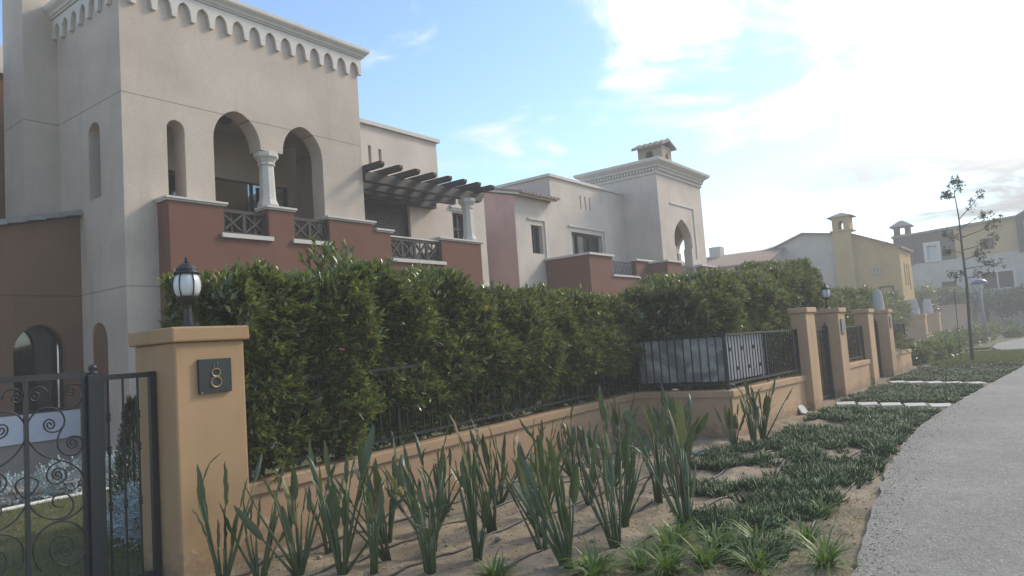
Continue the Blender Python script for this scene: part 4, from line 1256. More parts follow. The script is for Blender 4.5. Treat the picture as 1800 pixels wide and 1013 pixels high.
def bar_fence(name, a, b_, zb0, zb1, zt0, zt1, step, label, knobs=False, group=None, post_ends=False):
    """railing from a to b_ on top of a wall"""
    a, b_ = Vector((*a, 0)), Vector((*b_, 0))
    L_ = (b_ - a).length
    o_ = thing(name, (a.x, a.y, zb0), label, 'railing', group)
    at = lambda f_, z: (a.x + (b_.x - a.x) * f_, a.y + (b_.y - a.y) * f_, z)
    obj('rail', MB().beam(at(0, zb0), at(1, zb1), 0.035, 0.03), 'iron', o_)
    obj('rail', MB().beam(at(0, zt0), at(1, zt1), 0.04, 0.03), 'iron', o_)
    n = max(2, int(L_ / step))
    for i in range(n + 1):
        f_ = i / n
        w_ = 0.014
        if i in (0, n) or i % 14 == 0:
            w_ = 0.034
        e_ = -0.085 if w_ > 0.02 else 0.014
        br = obj('bar', MB().beam(at(f_, zb0 + (zb1 - zb0) * f_ + e_), at(f_, zt0 + (zt1 - zt0) * f_ - 0.016), w_, w_, (1, 0, 0)), 'iron', o_)
        if knobs and w_ < 0.02 and i % 2:
            zk = (zb0 + zt0) / 2 + (0.14 if i % 4 == 1 else -0.16)
            p = at(f_, zk)
            obj('rosette', MB().tube([(p[0], p[1] - 0.02, zk - 0.03), (p[0], p[1] - 0.02, zk + 0.03)], [0.012, 0.012], 5).beam((p[0] - 0.035, p[1] - 0.016, zk), (p[0] + 0.035, p[1] - 0.016, zk), 0.014, 0.03), 'iron', br)
    return o_


bar_fence('iron_railing', (3.62, 5.60), (10.58, 5.60), 0.70, 0.80, 1.42, 1.52, 0.125, 'long black iron railing half swallowed by the hedge', group='iron railings on the walls')
bar_fence('iron_railing', (10.63, 5.45), (10.63, 4.0), 0.79, 0.79, 1.52, 1.53, 0.125, 'short black railing turning out in front of the dark grey sheet', group='iron railings on the walls')
bar_fence('iron_railing', (10.66, 3.99), (13.98, 3.86), 0.79, 0.77, 1.53, 1.51, 0.118, 'black railing with rosettes in front of the pale sheet, up to the first gate pillar', True, 'iron railings on the walls')
bar_fence('iron_railing', (17.16, 3.84), (19.6, 3.84), 0.74, 0.72, 1.48, 1.46, 0.13, 'black railing between the second and third gate pillars', group='iron railings on the walls')
bar_fence('iron_railing', (22.95, 3.84), (26.0, 3.84), 0.72, 0.67, 1.45, 1.42, 0.14, 'black railing after the wrapped-lamp pillar', group='iron railings on the walls')
# scroll ornament near the ochre pillar
sp = thing('scrollwork_ornament', (3.66, 5.57, 0.6), 'small iron scroll ornament between the ochre pillar and the hedge', 'ornament')
for cz_, rr_, tu in ((1.18, 0.075, 1.8), (1.02, 0.07, 1.6), (0.80, 0.085, 2.0)):
    pts_ = [(3.62 + p[1], 5.57, p[2]) for p in spiral((0, cz_), rr_, tu, 0.5, 1, 0)]
    obj('scroll', MB().tube(pts_, 0.008, 6), 'iron', sp)
mk = obj('marker_post', MB().box(3.80, 3.86, 5.53, 5.545, 0.72, 0.90), 'white_plastic', None, origin=(3.83, 5.54, 0.72))
tag(mk, 'small white plastic strip fixed to the railing near the ochre pillar', 'strip')

# sheets behind the railing
s1 = obj('sheet_panel', MB().box(10.665, 10.675, 4.02, 5.44, 0.83, 1.50), 'dull_sheet', None, origin=(10.67, 4.7, 0.83))
tag(s1, 'dark grey mottled sheet behind the short turning railing', 'sheet')
s2 = obj('sheet_panel', MB().add([(10.70, 4.03, 0.83), (12.35, 3.965, 0.82), (12.35, 3.975, 0.82), (10.70, 4.04, 0.83), (10.70, 4.03, 1.5), (12.35, 3.965, 1.49), (12.35, 3.975, 1.49), (10.70, 4.04, 1.5)],
                                 [(0, 3, 2, 1), (4, 5, 6, 7), (0, 1, 5, 4), (1, 2, 6, 5), (2, 3, 7, 6), (3, 0, 4, 7)]), 'pale_sheet', None, origin=(11.5, 4.0, 0.82))
tag(s2, 'pale grey sheet behind the rosette railing', 'sheet')


# garden doors between the gate pillars
def iron_door(x0, x1, y, label, scrolls=True):
    o_ = thing('garden_gate', ((x0 + x1) / 2, y, 0), label, 'gate')
    box('stile', 'iron', o_, x0, x0 + 0.06, y - 0.02, y + 0.02, 0.02, 1.5)
    box('stile', 'iron', o_, x1 - 0.09, x1, y - 0.045, y + 0.045, 0.0, 1.52)
    box('rail', 'iron', o_, x0 + 0.061, x1 - 0.091, y - 0.02, y + 0.02, 1.45, 1.50)
    box('rail', 'iron', o_, x0 + 0.061, x1 - 0.091, y - 0.02, y + 0.02, 0.06, 0.11)
    n = 7
    for i in range(1, n):
        x = x0 + (x1 - x0) * i / n
        box('bar', 'iron', o_, x - 0.009, x + 0.009, y - 0.009, y + 0.009, 0.111, 1.449)
    if scrolls:
        for z in (0.35, 0.65, 0.95, 1.25):
            for xc in (x0 + 0.35, x1 - 0.4):
                pts_ = [(xc + p[1], y - 0.025, p[2]) for p in spiral((0, z), 0.12, 1.7, 0.3, 1, 0)]
                obj('scroll', MB().tube(pts_, 0.008, 5), 'white_plastic' if xc < x0 + 0.5 else 'iron', o_)
    obj('finial', MB().lathe([(0.03, 1.521), (0.04, 1.54), (0.02, 1.56), (0.0, 1.63)], x1 - 0.045, y, 8), 'iron', o_)
    return o_


iron_door(14.64, 16.48, 3.93, 'narrow black iron garden gate between the first two gate pillars')
iron_door(20.27, 22.26, 3.98, 'dark garden gate between the third and fourth gate pillars', False)

# pinkish boundary wall far away
fwal = thing('boundary_wall', (60, 4.8, 0), 'tall pinkish boundary wall behind the young tree', 'wall')
obj('wall_body', MB().box(60.0, 68.5, 4.8, 5.1, -0.1, 2.1), 'peach_wall', fwal)
obj('wall_body', MB().box(60.0, 60.3, 5.102, 6.9, -0.1, 2.14), 'peach_wall', fwal)
obj('wall_cap', MB().box(59.92, 68.6, 4.72, 5.18, 2.101, 2.22).box(59.92, 60.38, 5.181, 6.9, 2.141, 2.24), 'peach_wall', fwal)
fp = obj('pillar', MB().box(59.85, 60.45, 6.902, 7.5, -0.1, 2.5).box(59.75, 60.55, 6.80, 7.6, 2.501, 2.62), 'peach_wall', fwal)
box('plate', 'dull_brown', fp, 59.81, 59.848, 7.05, 7.35, 1.95, 2.25)

# street lamp far away
lp = thing('street_lamp', (46, 2.98, 0), 'grey lamp post with blue mushroom cap beyond the young tree', 'street lamp')
obj('pole', MB().tube([(46, 2.98, -0.05), (46, 2.98, 2.9)], [0.085, 0.065], 10), 'grey_metal', lp, smooth=True)
obj('lamp_head', MB().lathe([(0.1, 2.86), (0.15, 2.90), (0.19, 3.05), (0.2, 3.08)], 46, 2.98, 14), 'white_glass', lp, smooth=True)
obj('lamp_cap', MB().lathe([(0.42, 3.081), (0.42, 3.11), (0.36, 3.22), (0.22, 3.32), (0.02, 3.36)], 46, 2.98, 16), 'blue_metal', lp, smooth=True)


def path_y(x):
    return np.interp(x, [e[0] for e in edge], [e[1] for e in edge])


# ================================================================== PAVING SLABS
def slab(x, y, w, d, rz, label, grp):
    o_ = obj('paving_slab', MB().box(-d / 2, d / 2, -w / 2, w / 2, -0.04, 0.035), 'slab', None, bevel=0.006)
    o_.location = (x, y, 0.004)
    o_.rotation_euler.z = rz
    return tag(o_, label, 'slab', grp)


names5 = ['against the garden gate', 'second from the garden gate', 'third from the garden gate', 'fourth from the garden gate', 'nearest the path']
SLABS = []
for i in range(5):
    SLABS.append((15.03 - i * 0.11, 3.36 - i * 0.41))
    slab(*SLABS[-1], 0.33, 0.50, R(14), 'white stepping slab of the nearer row, ' + names5[i], 'stepping slabs of the nearer row')
for i in range(5):
    SLABS.append((19.95 - i * 0.20, 3.22 - i * 0.42))
    slab(*SLABS[-1], 0.33, 0.50, R(20), 'white stepping slab of the further row, ' + names5[i].replace('garden gate', 'dark gate'), 'stepping slabs of the further row')
ls = obj('loose_slab', MB().box(-0.13, 0.13, -0.015, 0.015, 0, 0.2), 'slab', None, bevel=0.005)
ls.location = (13.55, 3.72, 0.0)
ls.rotation_euler = (R(-38), R(12), R(-15))
tag(ls, 'loose white slab leaning at the foot of the first gate pillar', 'slab')

mh = obj('manhole_cover', MB().lathe([(0.19, -0.02), (0.2, 0.02), (0.2, 0.035), (0.17, 0.045)], 9.1, 3.78, 20), 'grey_metal', None, origin=(9.1, 3.78, 0))
tag(mh, 'small round grey cover in the sand near the shaded wall', 'cover')


# ================================================================== IRRIGATION HOSES
def hose(pts_, label, r=0.010):
    out = []
    for i in range(len(pts_) - 1):
        n_ = max(3, int(math.dist(pts_[i], pts_[i + 1]) / 0.12))
        for q in range(n_):
            f_ = q / n_
            x = pts_[i][0] * (1 - f_) + pts_[i + 1][0] * f_
            y = pts_[i][1] * (1 - f_) + pts_[i + 1][1] * f_
            y += 0.012 * math.sin(x * 1.3 + pts_[0][1] * 7)
            out.append((x, y, float(bed_z(np.array(x), np.array(y))) + 0.012 + 0.005 * math.sin(x * 5)))
    o_ = obj('irrigation_hose', MB().tube(out, r, 6), 'hose', None, smooth=True, origin=(pts_[0][0], pts_[0][1], 0))
    return tag(o_, label, 'hose', 'drip irrigation hoses')


for i, (y0, y1, x0, x1, l_) in enumerate(((5.15, 5.05, 2.2, 10.0, 'nearest the garden wall'), (4.60, 4.42, 2.2, 10.2, 'second from the garden wall'), (4.02, 3.78, 2.4, 10.2, 'third from the garden wall'),
                                          (3.36, 3.06, 2.6, 9.9, 'fourth from the garden wall'), (2.80, 2.52, 2.9, 9.9, 'fifth from the garden wall'), (2.16, 2.00, 3.2, 10.5, 'sixth from the garden wall'),
                                          (1.62, 1.72, 4.4, 9.2, 'nearest the path'))):
    hose([(x0, y0), ((x0 + x1) / 2, (y0 + y1) / 2 + 0.05), (x1, y1)], 'thin brown drip hose on the sand, ' + l_)

# soil crumbs and litter
n = 9000
x = 3.0 + 7.5 * rng.random(n) ** 1.4
y = path_y(x) + 0.05 + (5.45 - path_y(x)) * rng.random(n)
kp = y < np.where(x < 10.4, 5.45, 3.85)
x, y = x[kp], y[kp]
r_ = 0.003 + 0.009 * rng.random(len(x)) ** 3
cr = np.stack([x, y, bed_z(x, y) + r_ * 0.3], 1)
oc = np.array([[1, 0, 0], [-1, 0, 0], [0, 1, 0], [0, -1, 0], [0, 0, 0.8], [0, 0, -0.8]])
V = (cr[:, None, :] + oc[None] * r_[:, None, None] * (0.6 + 0.9 * rng.random((len(x), 6, 1)))).reshape(-1, 3)
T = (np.array([[0, 2, 4], [2, 1, 4], [1, 3, 4], [3, 0, 4], [2, 0, 5], [1, 2, 5], [3, 1, 5], [0, 3, 5]])[None] + (np.arange(len(x)) * 6)[:, None, None]).reshape(-1, 3)
n2_ = 2600
xp = 3.0 + 12 * rng.random(n2_) ** 1.3
yp = path_y(xp) - 0.02 - np.abs(rng.normal(0, 0.16, n2_))
rp = 0.002 + 0.006 * rng.random(n2_) ** 3
cp_ = np.stack([xp, yp, 0.056 + rp * 0.3], 1)
V2 = (cp_[:, None, :] + oc[None] * rp[:, None, None] * (0.6 + 0.9 * rng.random((n2_, 6, 1)))).reshape(-1, 3)
T2 = (np.array([[0, 2, 4], [2, 1, 4], [1, 3, 4], [3, 0, 4], [2, 0, 5], [1, 2, 5], [3, 1, 5], [0, 3, 5]])[None] + (np.arange(n2_) * 6)[:, None, None]).reshape(-1, 3)
V, T = merge([(V, T), (V2, T2)])
tag(fast_mesh('soil_crumbs', V, T, 'crumb'), 'crumbs of dry soil strewn over the planting bed', 'soil', kind='stuff')

# scattered stones
for i in range(60):
    x, y = random.uniform(3.2, 9.0), random.uniform(1.5, 5.3)
    s_ = random.uniform(0.012, 0.032)
    lp_ = []
    for z_, k_ in ((-0.6, 0.6), (0.0, 1.0), (0.6, 0.6)):
        lp_.append([(s_ * k_ * random.uniform(0.8, 1.2) * math.cos(a), s_ * k_ * random.uniform(0.8, 1.2) * math.sin(a), s_ * z_) for a in [j * math.pi / 3 for j in range(6)]])
    if i == 0:
        PEB = MB()
    k0 = MB().loft(lp_)
    zb = float(bed_z(np.array(x), np.array(y)))
    PEB.add([(p[0] + x, p[1] + y, p[2] + zb + s_ * 0.3) for p in k0.v], k0.f)
pb = obj('pebbles', PEB, 'stone', None)
tag(pb, 'loose pebbles scattered over the sandy bed', 'pebbles', kind='stuff')


# ================================================================== PLANTS
# ---- hedges
def hedge(name, x0, x1, y0, y1, zb, topf, n, label, mat='hedge_leaf', L=0.092, W=0.033, per=11, sp=0.12, stems=8, front=0.55, wild=0.5):
    o_ = thing(name, ((x0 + x1) / 2, (y0 + y1) / 2, 0), label, 'hedge')
    parts = []
    # surface points: front, top, ends and some inside
    nf, nt, ni = int(n * front), int(n * 0.28), int(n * 0.32)
    x = rng.uniform(x0, x1, nf)
    top = topf(x)
    z = zb + (top - zb) * rng.random(nf) ** 0.9
    bul = 0.16 * vnoise(x * 2.1, z * 2.1, 11) + 0.13 * vnoise(x * 4.7, z * 4.7, 12)
    y = y0 + bul + 0.22 * np.clip((1.08 - z) / 0.3, 0, 1) * np.clip((x - 4.5) / 1.0, 0, 1) + np.abs(rng.normal(0, 0.09, nf)) + 0.25 * np.clip((z - top + 0.35) / 0.35, 0, 1) ** 2
    P_ = np.stack([x, y, z], 1)
    A_ = np.stack([rng.normal(0, 0.5, nf), -0.75 + rng.normal(0, 0.35, nf), 0.65 + rng.normal(0, 0.35, nf)], 1)
    keep = rng.random(nf) < (0.85 + 0.4 * vnoise(x * 3.4, z * 3.4, 13)) * np.where((z < 1.02) & (x > 4.9), 0.26 + 0.35 * vnoise(x * 5, z * 5, 15), 1.0)
    parts.append(sprigs(P_[keep], A_[keep], per, sp, L, W))
    x = rng.uniform(x0, x1, nt)
    y = y0 + 0.1 + (y1 - y0 - 0.1) * rng.random(nt)
    z = topf(x) - 0.10 * rng.random(nt) + 0.09 * vnoise(x * 3.2, y * 3.2, 14) - 0.05
    P_ = np.stack([x, y, z], 1)
    A_ = np.stack([rng.normal(0, 0.35, nt), rng.normal(-0.1, 0.35, nt), 1.0 + 0 * x], 1)
    parts.append(sprigs(P_, A_, per, sp * 1.25, L, W, 0.6))
    x = rng.uniform(x0, x1, ni)
    y = y0 + 0.18 + (y1 - y0 - 0.2) * rng.random(ni) ** 1.3
    z = zb + (topf(x) - 0.1 - zb) * rng.random(ni)
    parts.append(sprigs(np.stack([x, y, z], 1), rng.normal(0, 1, (ni, 3)) + [0, -0.2, 0.5], per, sp, L * 1.15, W * 1.25))
    # long shoots standing above the outline
    ns = int((x1 - x0) * 20 * wild)
    x = rng.uniform(x0, x1, ns)
    y = rng.uniform(y0 + 0.08, y1 - 0.1, ns)
    z = topf(x) - 0.05
    parts.append(sprigs(np.stack([x, y, z], 1), np.stack([rng.normal(0, 0.3, ns), rng.normal(-0.05, 0.3, ns), 1 + 0 * x], 1), 13, 0.17 + 0.0 * L, L * 1.05, W, 0.6))
    if x0 < 3.6:
        k_ = 420
        P_ = np.stack([rng.uniform(3.5, 4.05, k_), rng.uniform(6.16, 6.7, k_), rng.uniform(1.75, 2.28, k_)], 1)
        parts.append(sprigs(P_, np.stack([rng.normal(0, 0.5, k_), rng.normal(-0.5, 0.4, k_), rng.normal(0.6, 0.3, k_)], 1), per, sp, L, W))
        k_ = 34
        P_ = np.stack([rng.normal(4.98, 0.13, k_), rng.uniform(5.75, 6.3, k_), rng.uniform(2.42, 2.66, k_)], 1)
        parts.append(sprigs(P_, np.stack([rng.normal(0, 0.3, k_), rng.normal(0, 0.3, k_), np.ones(k_)], 1), 12, 0.17, L, W, 0.6))
    V, T = merge(parts)
    if x0 < 3.6:     # nothing grows through the pillar
        tri = V.reshape(-1, 5, 3)
        ok = ~((tri[:, :, 0].min(1) < 3.56) & (tri[:, :, 1].min(1) < 6.10))
        tri = tri[ok]
        V = tri.reshape(-1, 3)
        T = (np.array([[0, 4, 1], [0, 2, 4], [1, 4, 3], [4, 2, 3]])[None] + (np.arange(len(tri)) * 5)[:, None, None]).reshape(-1, 3)
    f_ = fast_mesh('foliage', V, T, mat, o_)
    for i in range(stems):
        xs = x0 + (x1 - x0) * (i + 0.5) / stems + random.uniform(-0.1, 0.1)
        yy = (y0 + y1) / 2 + random.uniform(-0.15, 0.15)
        pts_ = [(xs, yy, -0.02), (xs + 0.05, yy - 0.03, zb * 0.7 + 0.2), (xs + random.uniform(-0.15, 0.15), yy + 0.02, zb + 0.7), (xs + random.uniform(-0.2, 0.2), yy, float(topf(np.array([xs]))[0]) - 0.25)]
        obj('stem', MB().tube(pts_, [0.03, 0.026, 0.02, 0.008], 6), 'stem_brown', o_)
    return o_


hx = np.array([3.3, 3.62, 4.0, 4.5, 4.85, 5.0, 5.3, 5.6, 6.2, 6.6, 6.95, 7.6, 8.1, 8.8, 9.6, 10.2, 11.2])
hz = np.array([2.42, 2.45, 2.46, 2.48, 2.60, 2.72, 2.58, 2.50, 2.58, 2.54, 2.42, 2.40, 2.38, 2.40, 2.40, 2.32, 2.26]) - 0.19
hedge('hedge', 3.5, 12.8, 5.53, 6.75, 0.62, lambda x: np.interp(x, hx, hz) + 0.07 * vnoise(x * 2.6, x * 0, 5) + 0.05 * vnoise(x * 7, x * 0, 55), 17500, 'long dense green hedge along the low wall behind the ochre pillar', stems=10, wild=1.1)
hx2 = np.array([10.8, 11.3, 12, 13, 14, 15.2, 16.3, 17.4, 18.3])
hz2 = np.array([2.20, 2.36, 2.44, 2.46, 2.50, 2.60, 2.72, 2.98, 2.70])
hedge('hedge', 10.85, 18.2, 4.35, 5.9, 0.3, lambda x: np.interp(x, hx2, hz2) + 0.08 * vnoise(x * 3, x * 0, 6), 11500, 'tall green hedge rising behind the railing and the first gate pillars', 'hedge_leaf_far', L=0.10, W=0.036, stems=8, wild=1.1)
hedge('hedge', 18.4, 27.5, 4.6, 5.8, 0.3, lambda x: 2.25 + 0.25 * vnoise(x * 1.1, x * 0, 7), 5200, 'loose green hedge behind the third and fourth gate pillars', 'hedge_leaf_far', L=0.12, W=0.04, per=9, sp=0.18, stems=8, wild=0.8)
hedge('hedge', 28.5, 43.5, 6.2, 7.6, 0.2, lambda x: 2.3 + 0.5 * vnoise(x * 0.7, x * 0, 9), 2600, 'far green hedge below the ochre house', 'hedge_leaf_far', L=0.19, W=0.07, per=8, sp=0.3, stems=8, wild=0.6)
hedge('hedge', 60.6, 68.0, 5.3, 7.2, 1.6, lambda x: 3.0 + 0.35 * vnoise(x * 0.9, x * 0, 10), 1300, 'clipped hedge rising above the pinkish boundary wall', 'hedge_leaf_far', L=0.28, W=0.11, per=8, sp=0.4, stems=4, wild=0.2)


# ---- bird of paradise plants
def blade_mesh(L, W, curl, seed):
    """long paddle leaf rising along +Z, cupped about the midrib, bending over towards +X"""
    rr_ = random.Random(seed)
    n = 9
    vs, fs = [], []
    ang = 0
    x = z = 0.0
    for i in range(n + 1):
        f_ = i / n
        w = W * (math.sin(math.pi * min(1, 0.06 + f_ * 0.94)) ** 0.62) * (1.0 - 0.25 * f_)
        if i == n:
            w = 0.002
        if i == 0:
            w = 0.008
        cup = 0.42 * (1 - 0.4 * f_)
        nx, nz = math.cos(ang), -math.sin(ang)
        wav = 0.006 * math.sin(i * 2.1 + seed)
        for sg_ in (-1, -0.55, 0, 0.55, 1):
            u = abs(sg_)
            vs.append((x + nx * (cup * w * u ** 1.5 * 0.55 + (wav if u == 1 else 0)), sg_ * w * 0.5 * (1 - 0.12 * cup), z + nz * cup * w * u ** 1.5 * 0.55))
        ang += curl / n * (0.4 + 1.4 * f_)
        x += math.sin(ang) * L / n
        z += math.cos(ang) * L / n
    for i in range(n):
        for j in range(4):
            a = i * 5 + j
            fs.append((a, a + 1, a + 6, a + 5))
    me = bpy.data.meshes.new('leaf')
    me.from_pydata(vs, [], fs)
    me.materials.append(M['bird_leaf'])
    me.polygons.foreach_set('use_smooth', [True] * len(fs))
    return me


def stalk_mesh(L, seed):
    mb_ = MB().tube([(0, 0, 0), (0.003, 0, -L * 0.35), (-0.004, 0, -L * 0.7), (0, 0, -L)], [0.007, 0.0085, 0.011, 0.016], 6)
    me = bpy.data.meshes.new('stalk')
    me.from_pydata(mb_.v, [], mb_.f)
    me.materials.append(M['bird_stalk'])
    me.polygons.foreach_set('use_smooth', [True] * len(mb_.f))
    return me


BLADES0 = [blade_mesh(l_, w_, c_, i) for i, (l_, w_, c_) in enumerate(((0.34, 0.078, 0.12), (0.38, 0.085, 0.30), (0.27, 0.062, 0.08), (0.36, 0.062, 0.55), (0.31, 0.092, 0.2), (0.38, 0.06, 1.3)))]
BLADES = list(BLADES0)
DRYB = []
for q_ in (1, 3):
    me_ = BLADES0[q_].copy()
    me_.materials.clear()
    me_.materials.append(M['yellow_leaf' if q_ == 1 else 'dry_leaf'])
    DRYB.append(me_)
STALKS = {k_: stalk_mesh(k_, 0) for k_ in (0.25, 0.35, 0.45, 0.55, 0.65, 0.75)}


def bird_plant(x, y, h, n, label, lean=(0, 0), droopy=0.0, az=None):
    z0 = float(bed_z(np.array(x), np.array(y))) - 0.015
    o_ = thing('bird_of_paradise', (x, y, z0), label, 'plant', 'bird of paradise plants in the bed')
    az = random.uniform(0, math.pi) if az is None else az
    n = int(n * 1.9 + 1)
    for i in range(n):
        f_ = (i + 0.5) / n
        side = -1 if i % 2 else 1
        bl = random.choice(BLADES[:5]) if random.random() > droopy else BLADES[5]
        if random.random() < 0.12:
            bl = random.choice(DRYB)
        sl = min(STALKS, key=lambda q: abs(q - (h * random.uniform(0.45, 1.1) - 0.31)))
        if i < 2:
            sl = min(STALKS, key=lambda q: abs(q - h * 0.35))
        tilt = R(random.uniform(1, 8) + 22 * f_ * random.random() + (18 if random.random() < 0.12 else 0)) + droopy * 0.25 * random.random()
        a = az + (0 if side > 0 else math.pi) + random.gauss(0, 0.45)
        rot = Matrix.Rotation(a, 4, 'Z') @ Matrix.Rotation(tilt, 4, 'Y')
        base = Vector((math.cos(a) * 0.03 * random.random(), math.sin(a) * 0.03 * random.random(), 0))
        ax = rot @ Vector((0, 0, 1))
        top = base + ax * sl + Vector((lean[0], lean[1], 0)) * sl
        q = (top - base).normalized().to_track_quat('Z', 'Y').to_matrix().to_4x4()
        tw = Matrix.Rotation(a + random.gauss(0, 0.9), 4, 'Z')
        lf = bpy.data.objects.new('leaf', bl)
        C.objects.link(lf)
        lf.parent = o_
        ml_ = Matrix.Translation(top) @ q @ tw @ Matrix.Rotation(R(random.uniform(-4, 10)), 4, 'Y')
        sc_l = random.uniform(0.6, 1.15)
        ml_ = ml_ @ Matrix.Diagonal((sc_l * random.uniform(0.7, 1.1), sc_l * random.uniform(0.45, 1.1), sc_l, 1))
        lf.matrix_basis = ml_
        st = bpy.data.objects.new('stalk', STALKS[sl])
        C.objects.link(st)
        st.parent = lf
        st.matrix_basis = ml_.inverted() @ Matrix.Translation(top) @ q @ Matrix.Scale((top - base).length / sl, 4, (0, 0, 1))
    return o_


BP = [(3.12, 5.18, .84, 6, 'dark upright paddle-leaved plant standing against the foot of the ochre pillar'),
      (3.30, 4.95, .92, 5, 'sparse paddle-leaved plant just right of the foot of the ochre pillar'),
      (3.44, 4.68, 1.08, 6, 'tall paddle-leaved plant at the bottom edge, first right of the ochre pillar corner'),
      (3.58, 4.42, 1.14, 8, 'tallest paddle-leaved clump at the bottom edge, leaning over the wall cap'),
      (3.66, 4.16, .98, 5, 'thin bending paddle-leaved plant at the bottom edge left of centre'),
      (3.82, 3.80, .78, 7, 'drooping paddle-leaved plant with folded grey leaves at the bottom edge'),
      (4.28, 4.70, .86, 6, 'paddle-leaved plant close to the low wall behind the drooping one'),
      (4.28, 4.10, .98, 7, 'paddle-leaved plant in the second row, broad leaves against the wall cap'),
      (4.20, 3.66, .98, 9, 'full paddle-leaved clump left of centre with fanned broad leaves'),
      (4.88, 4.62, .92, 7, 'paddle-leaved plant near the wall left of centre'),
      (4.98, 4.10, .78, 6, 'short compact paddle-leaved plant between two hoses'),
      (4.98, 3.62, .88, 6, 'narrow upright paddle-leaved plant in front of the compact one'),
      (5.80, 4.58, .92, 7, 'paddle-leaved plant near the middle of the low wall'),
      (4.38, 2.92, .92, 10, 'large paddle-leaved clump at the bottom centre with many stalks'),
      (4.86, 2.82, .90, 8, 'paddle-leaved clump right of the large bottom clump'),
      (5.62, 3.14, .90, 7, 'slender paddle-leaved plant behind the bottom centre clumps'),
      (6.38, 3.22, .88, 7, 'paddle-leaved plant at the edge of the dark ground cover'),
      (5.66, 2.62, .96, 8, 'tall paddle-leaved plant standing beside bright grass tufts'),
      (6.40, 4.50, .84, 7, 'paddle-leaved plant in the middle row by the wall'),
      (6.90, 3.92, .92, 8, 'paddle-leaved clump in the crowded middle of the bed'),
      (7.35, 3.42, .84, 7, 'paddle-leaved clump among the ground cover in the middle of the bed'),
      (7.30, 4.72, .82, 6, 'paddle-leaved plant close to the far half of the wall'),
      (7.95, 4.40, .84, 7, 'paddle-leaved plant in the back row left of the wall corner'),
      (8.35, 3.85, .86, 7, 'paddle-leaved plant left of the small round cover'),
      (8.75, 4.75, .80, 6, 'paddle-leaved plant in the corner near the shaded wall'),
      (9.60, 4.55, .82, 5, 'dark paddle-leaved plant in front of the shaded short wall'),
      (9.60, 3.66, .72, 5, 'small paddle-leaved plant beside the small round cover'),
      (9.80, 3.40, .84, 6, 'paddle-leaved plant in front of the wall corner'),
      (10.2, 3.36, 1.00, 9, 'full paddle-leaved clump right of the wall corner')]
BP += [(3.95, 4.95, .6, 3, 'small sparse paddle-leaved plant at the foot of the wall, near the ochre pillar'),
       (4.62, 5.05, .62, 3, 'small paddle-leaved plant hugging the wall left of centre'),
       (5.35, 4.95, .66, 4, 'small paddle-leaved plant hugging the middle of the low wall'),
       (5.45, 4.02, .74, 4, 'thin paddle-leaved plant between the middle rows'),
       (6.15, 3.82, .82, 5, 'medium paddle-leaved plant in the crowded middle, left side'),
       (6.62, 4.85, .66, 3, 'small paddle-leaved plant hugging the far half of the wall'),
       (7.75, 3.55, .86, 6, 'medium paddle-leaved plant among the ground cover, right of the crowded middle'),
       (8.05, 4.95, .7, 4, 'small paddle-leaved plant hugging the wall before the corner'),
       (9.15, 4.25, .78, 5, 'medium paddle-leaved plant between the cover and the shaded wall'),
       (4.55, 3.30, .72, 4, 'thin paddle-leaved plant between the two bottom centre clumps'),
       (3.98, 4.42, .80, 4, 'thin paddle-leaved plant behind the tallest bottom clump')]
for i, (x, y, h, n, l_) in enumerate(BP):
    x, y = x + random.uniform(-0.06, 0.06), y + random.uniform(-0.06, 0.06)
    bird_plant(x, y, h, n, l_, lean=(random.gauss(0, 0.08), random.gauss(0.02, 0.08)), droopy=(0.75 if i == 5 else 0.35 if i in (4, 6) else random.choice((0.04, 0.08, 0.2))))


# ---- ice plant ground cover
def fingers(P, D, L, r):
    n = len(P)
    D = unit(D)
    Sd = unit(np.cross(D, rng.normal(0, 1, (n, 3))))
    U = np.cross(Sd, D)
    L = L.reshape(-1, 1)
    r = r.reshape(-1, 1)
    mid = P + D * L * 0.45
    tip = P + D * L + np.array([0, 0, 1.0]) * L * 0.12
    ring_ = [mid + (Sd * math.cos(a) + U * math.sin(a)) * r for a in (0, 2.094, 4.189)]
    V = np.stack([P] + ring_ + [tip], 1).reshape(-1, 3)
    T = (np.array([[0, 2, 1], [0, 3, 2], [0, 1, 3], [1, 2, 4], [2, 3, 4], [3, 1, 4]])[None] + (np.arange(n) * 5)[:, None, None]).reshape(-1, 3)
    return V, T


nk = 5200
kx = 4.9 + (25.5 - 4.9) * rng.random(nk) ** 1.35
yl = np.where(kx < 6.0, 1.72, path_y(kx) + 0.12)
yh = np.interp(kx, [4.9, 5.6, 6.2, 7.0, 7.9, 9.0, 10.0, 11.0, 13.5, 14.2, 17, 25.5], [2.15, 2.35, 2.80, 3.25, 3.55, 3.65, 3.3, 3.4, 3.4, 3.5, 3.45, 3.4])
ky = yl + (yh - yl) * rng.random(nk)
mk_ = 0.8 * vnoise(kx * 1.5 + 3.3, ky * 1.9, 21) + 0.7 * vnoise(kx * 4.1, ky * 4.4, 22)
thr = np.interp(kx, [4.9, 6.5, 9.5, 12.5, 14], [0.22, 0.16, -0.02, -0.35, -0.9])
kp = (mk_ > thr) & ~((kx < 8.6) & (ky < path_y(kx) + 0.30 + 0.18 * vnoise(kx * 2, ky * 0, 23)))
stray = rng.random(nk) < 0.03
kp = kp | (stray & (kx < 12))
for sx, sy in SLABS:
    kp &= ~((kx > sx - 0.75) & (kx < sx + 0.34) & (np.abs(ky - sy) < 0.28))
kx, ky = kx[kp], ky[kp]
kr = rng.uniform(0.05, 0.13, len(kx)) * np.interp(kx, [5, 12, 20], [0.85, 1.0, 1.25])
kh = rng.uniform(0.6, 1.25, len(kx)) * np.interp(kx, [5, 12, 14.5, 25], [1.0, 1.0, 0.75, 0.75])
per = 24
a = rng.uniform(0, 2 * math.pi, len(kx) * per)
rd = np.sqrt(rng.random(len(a)))
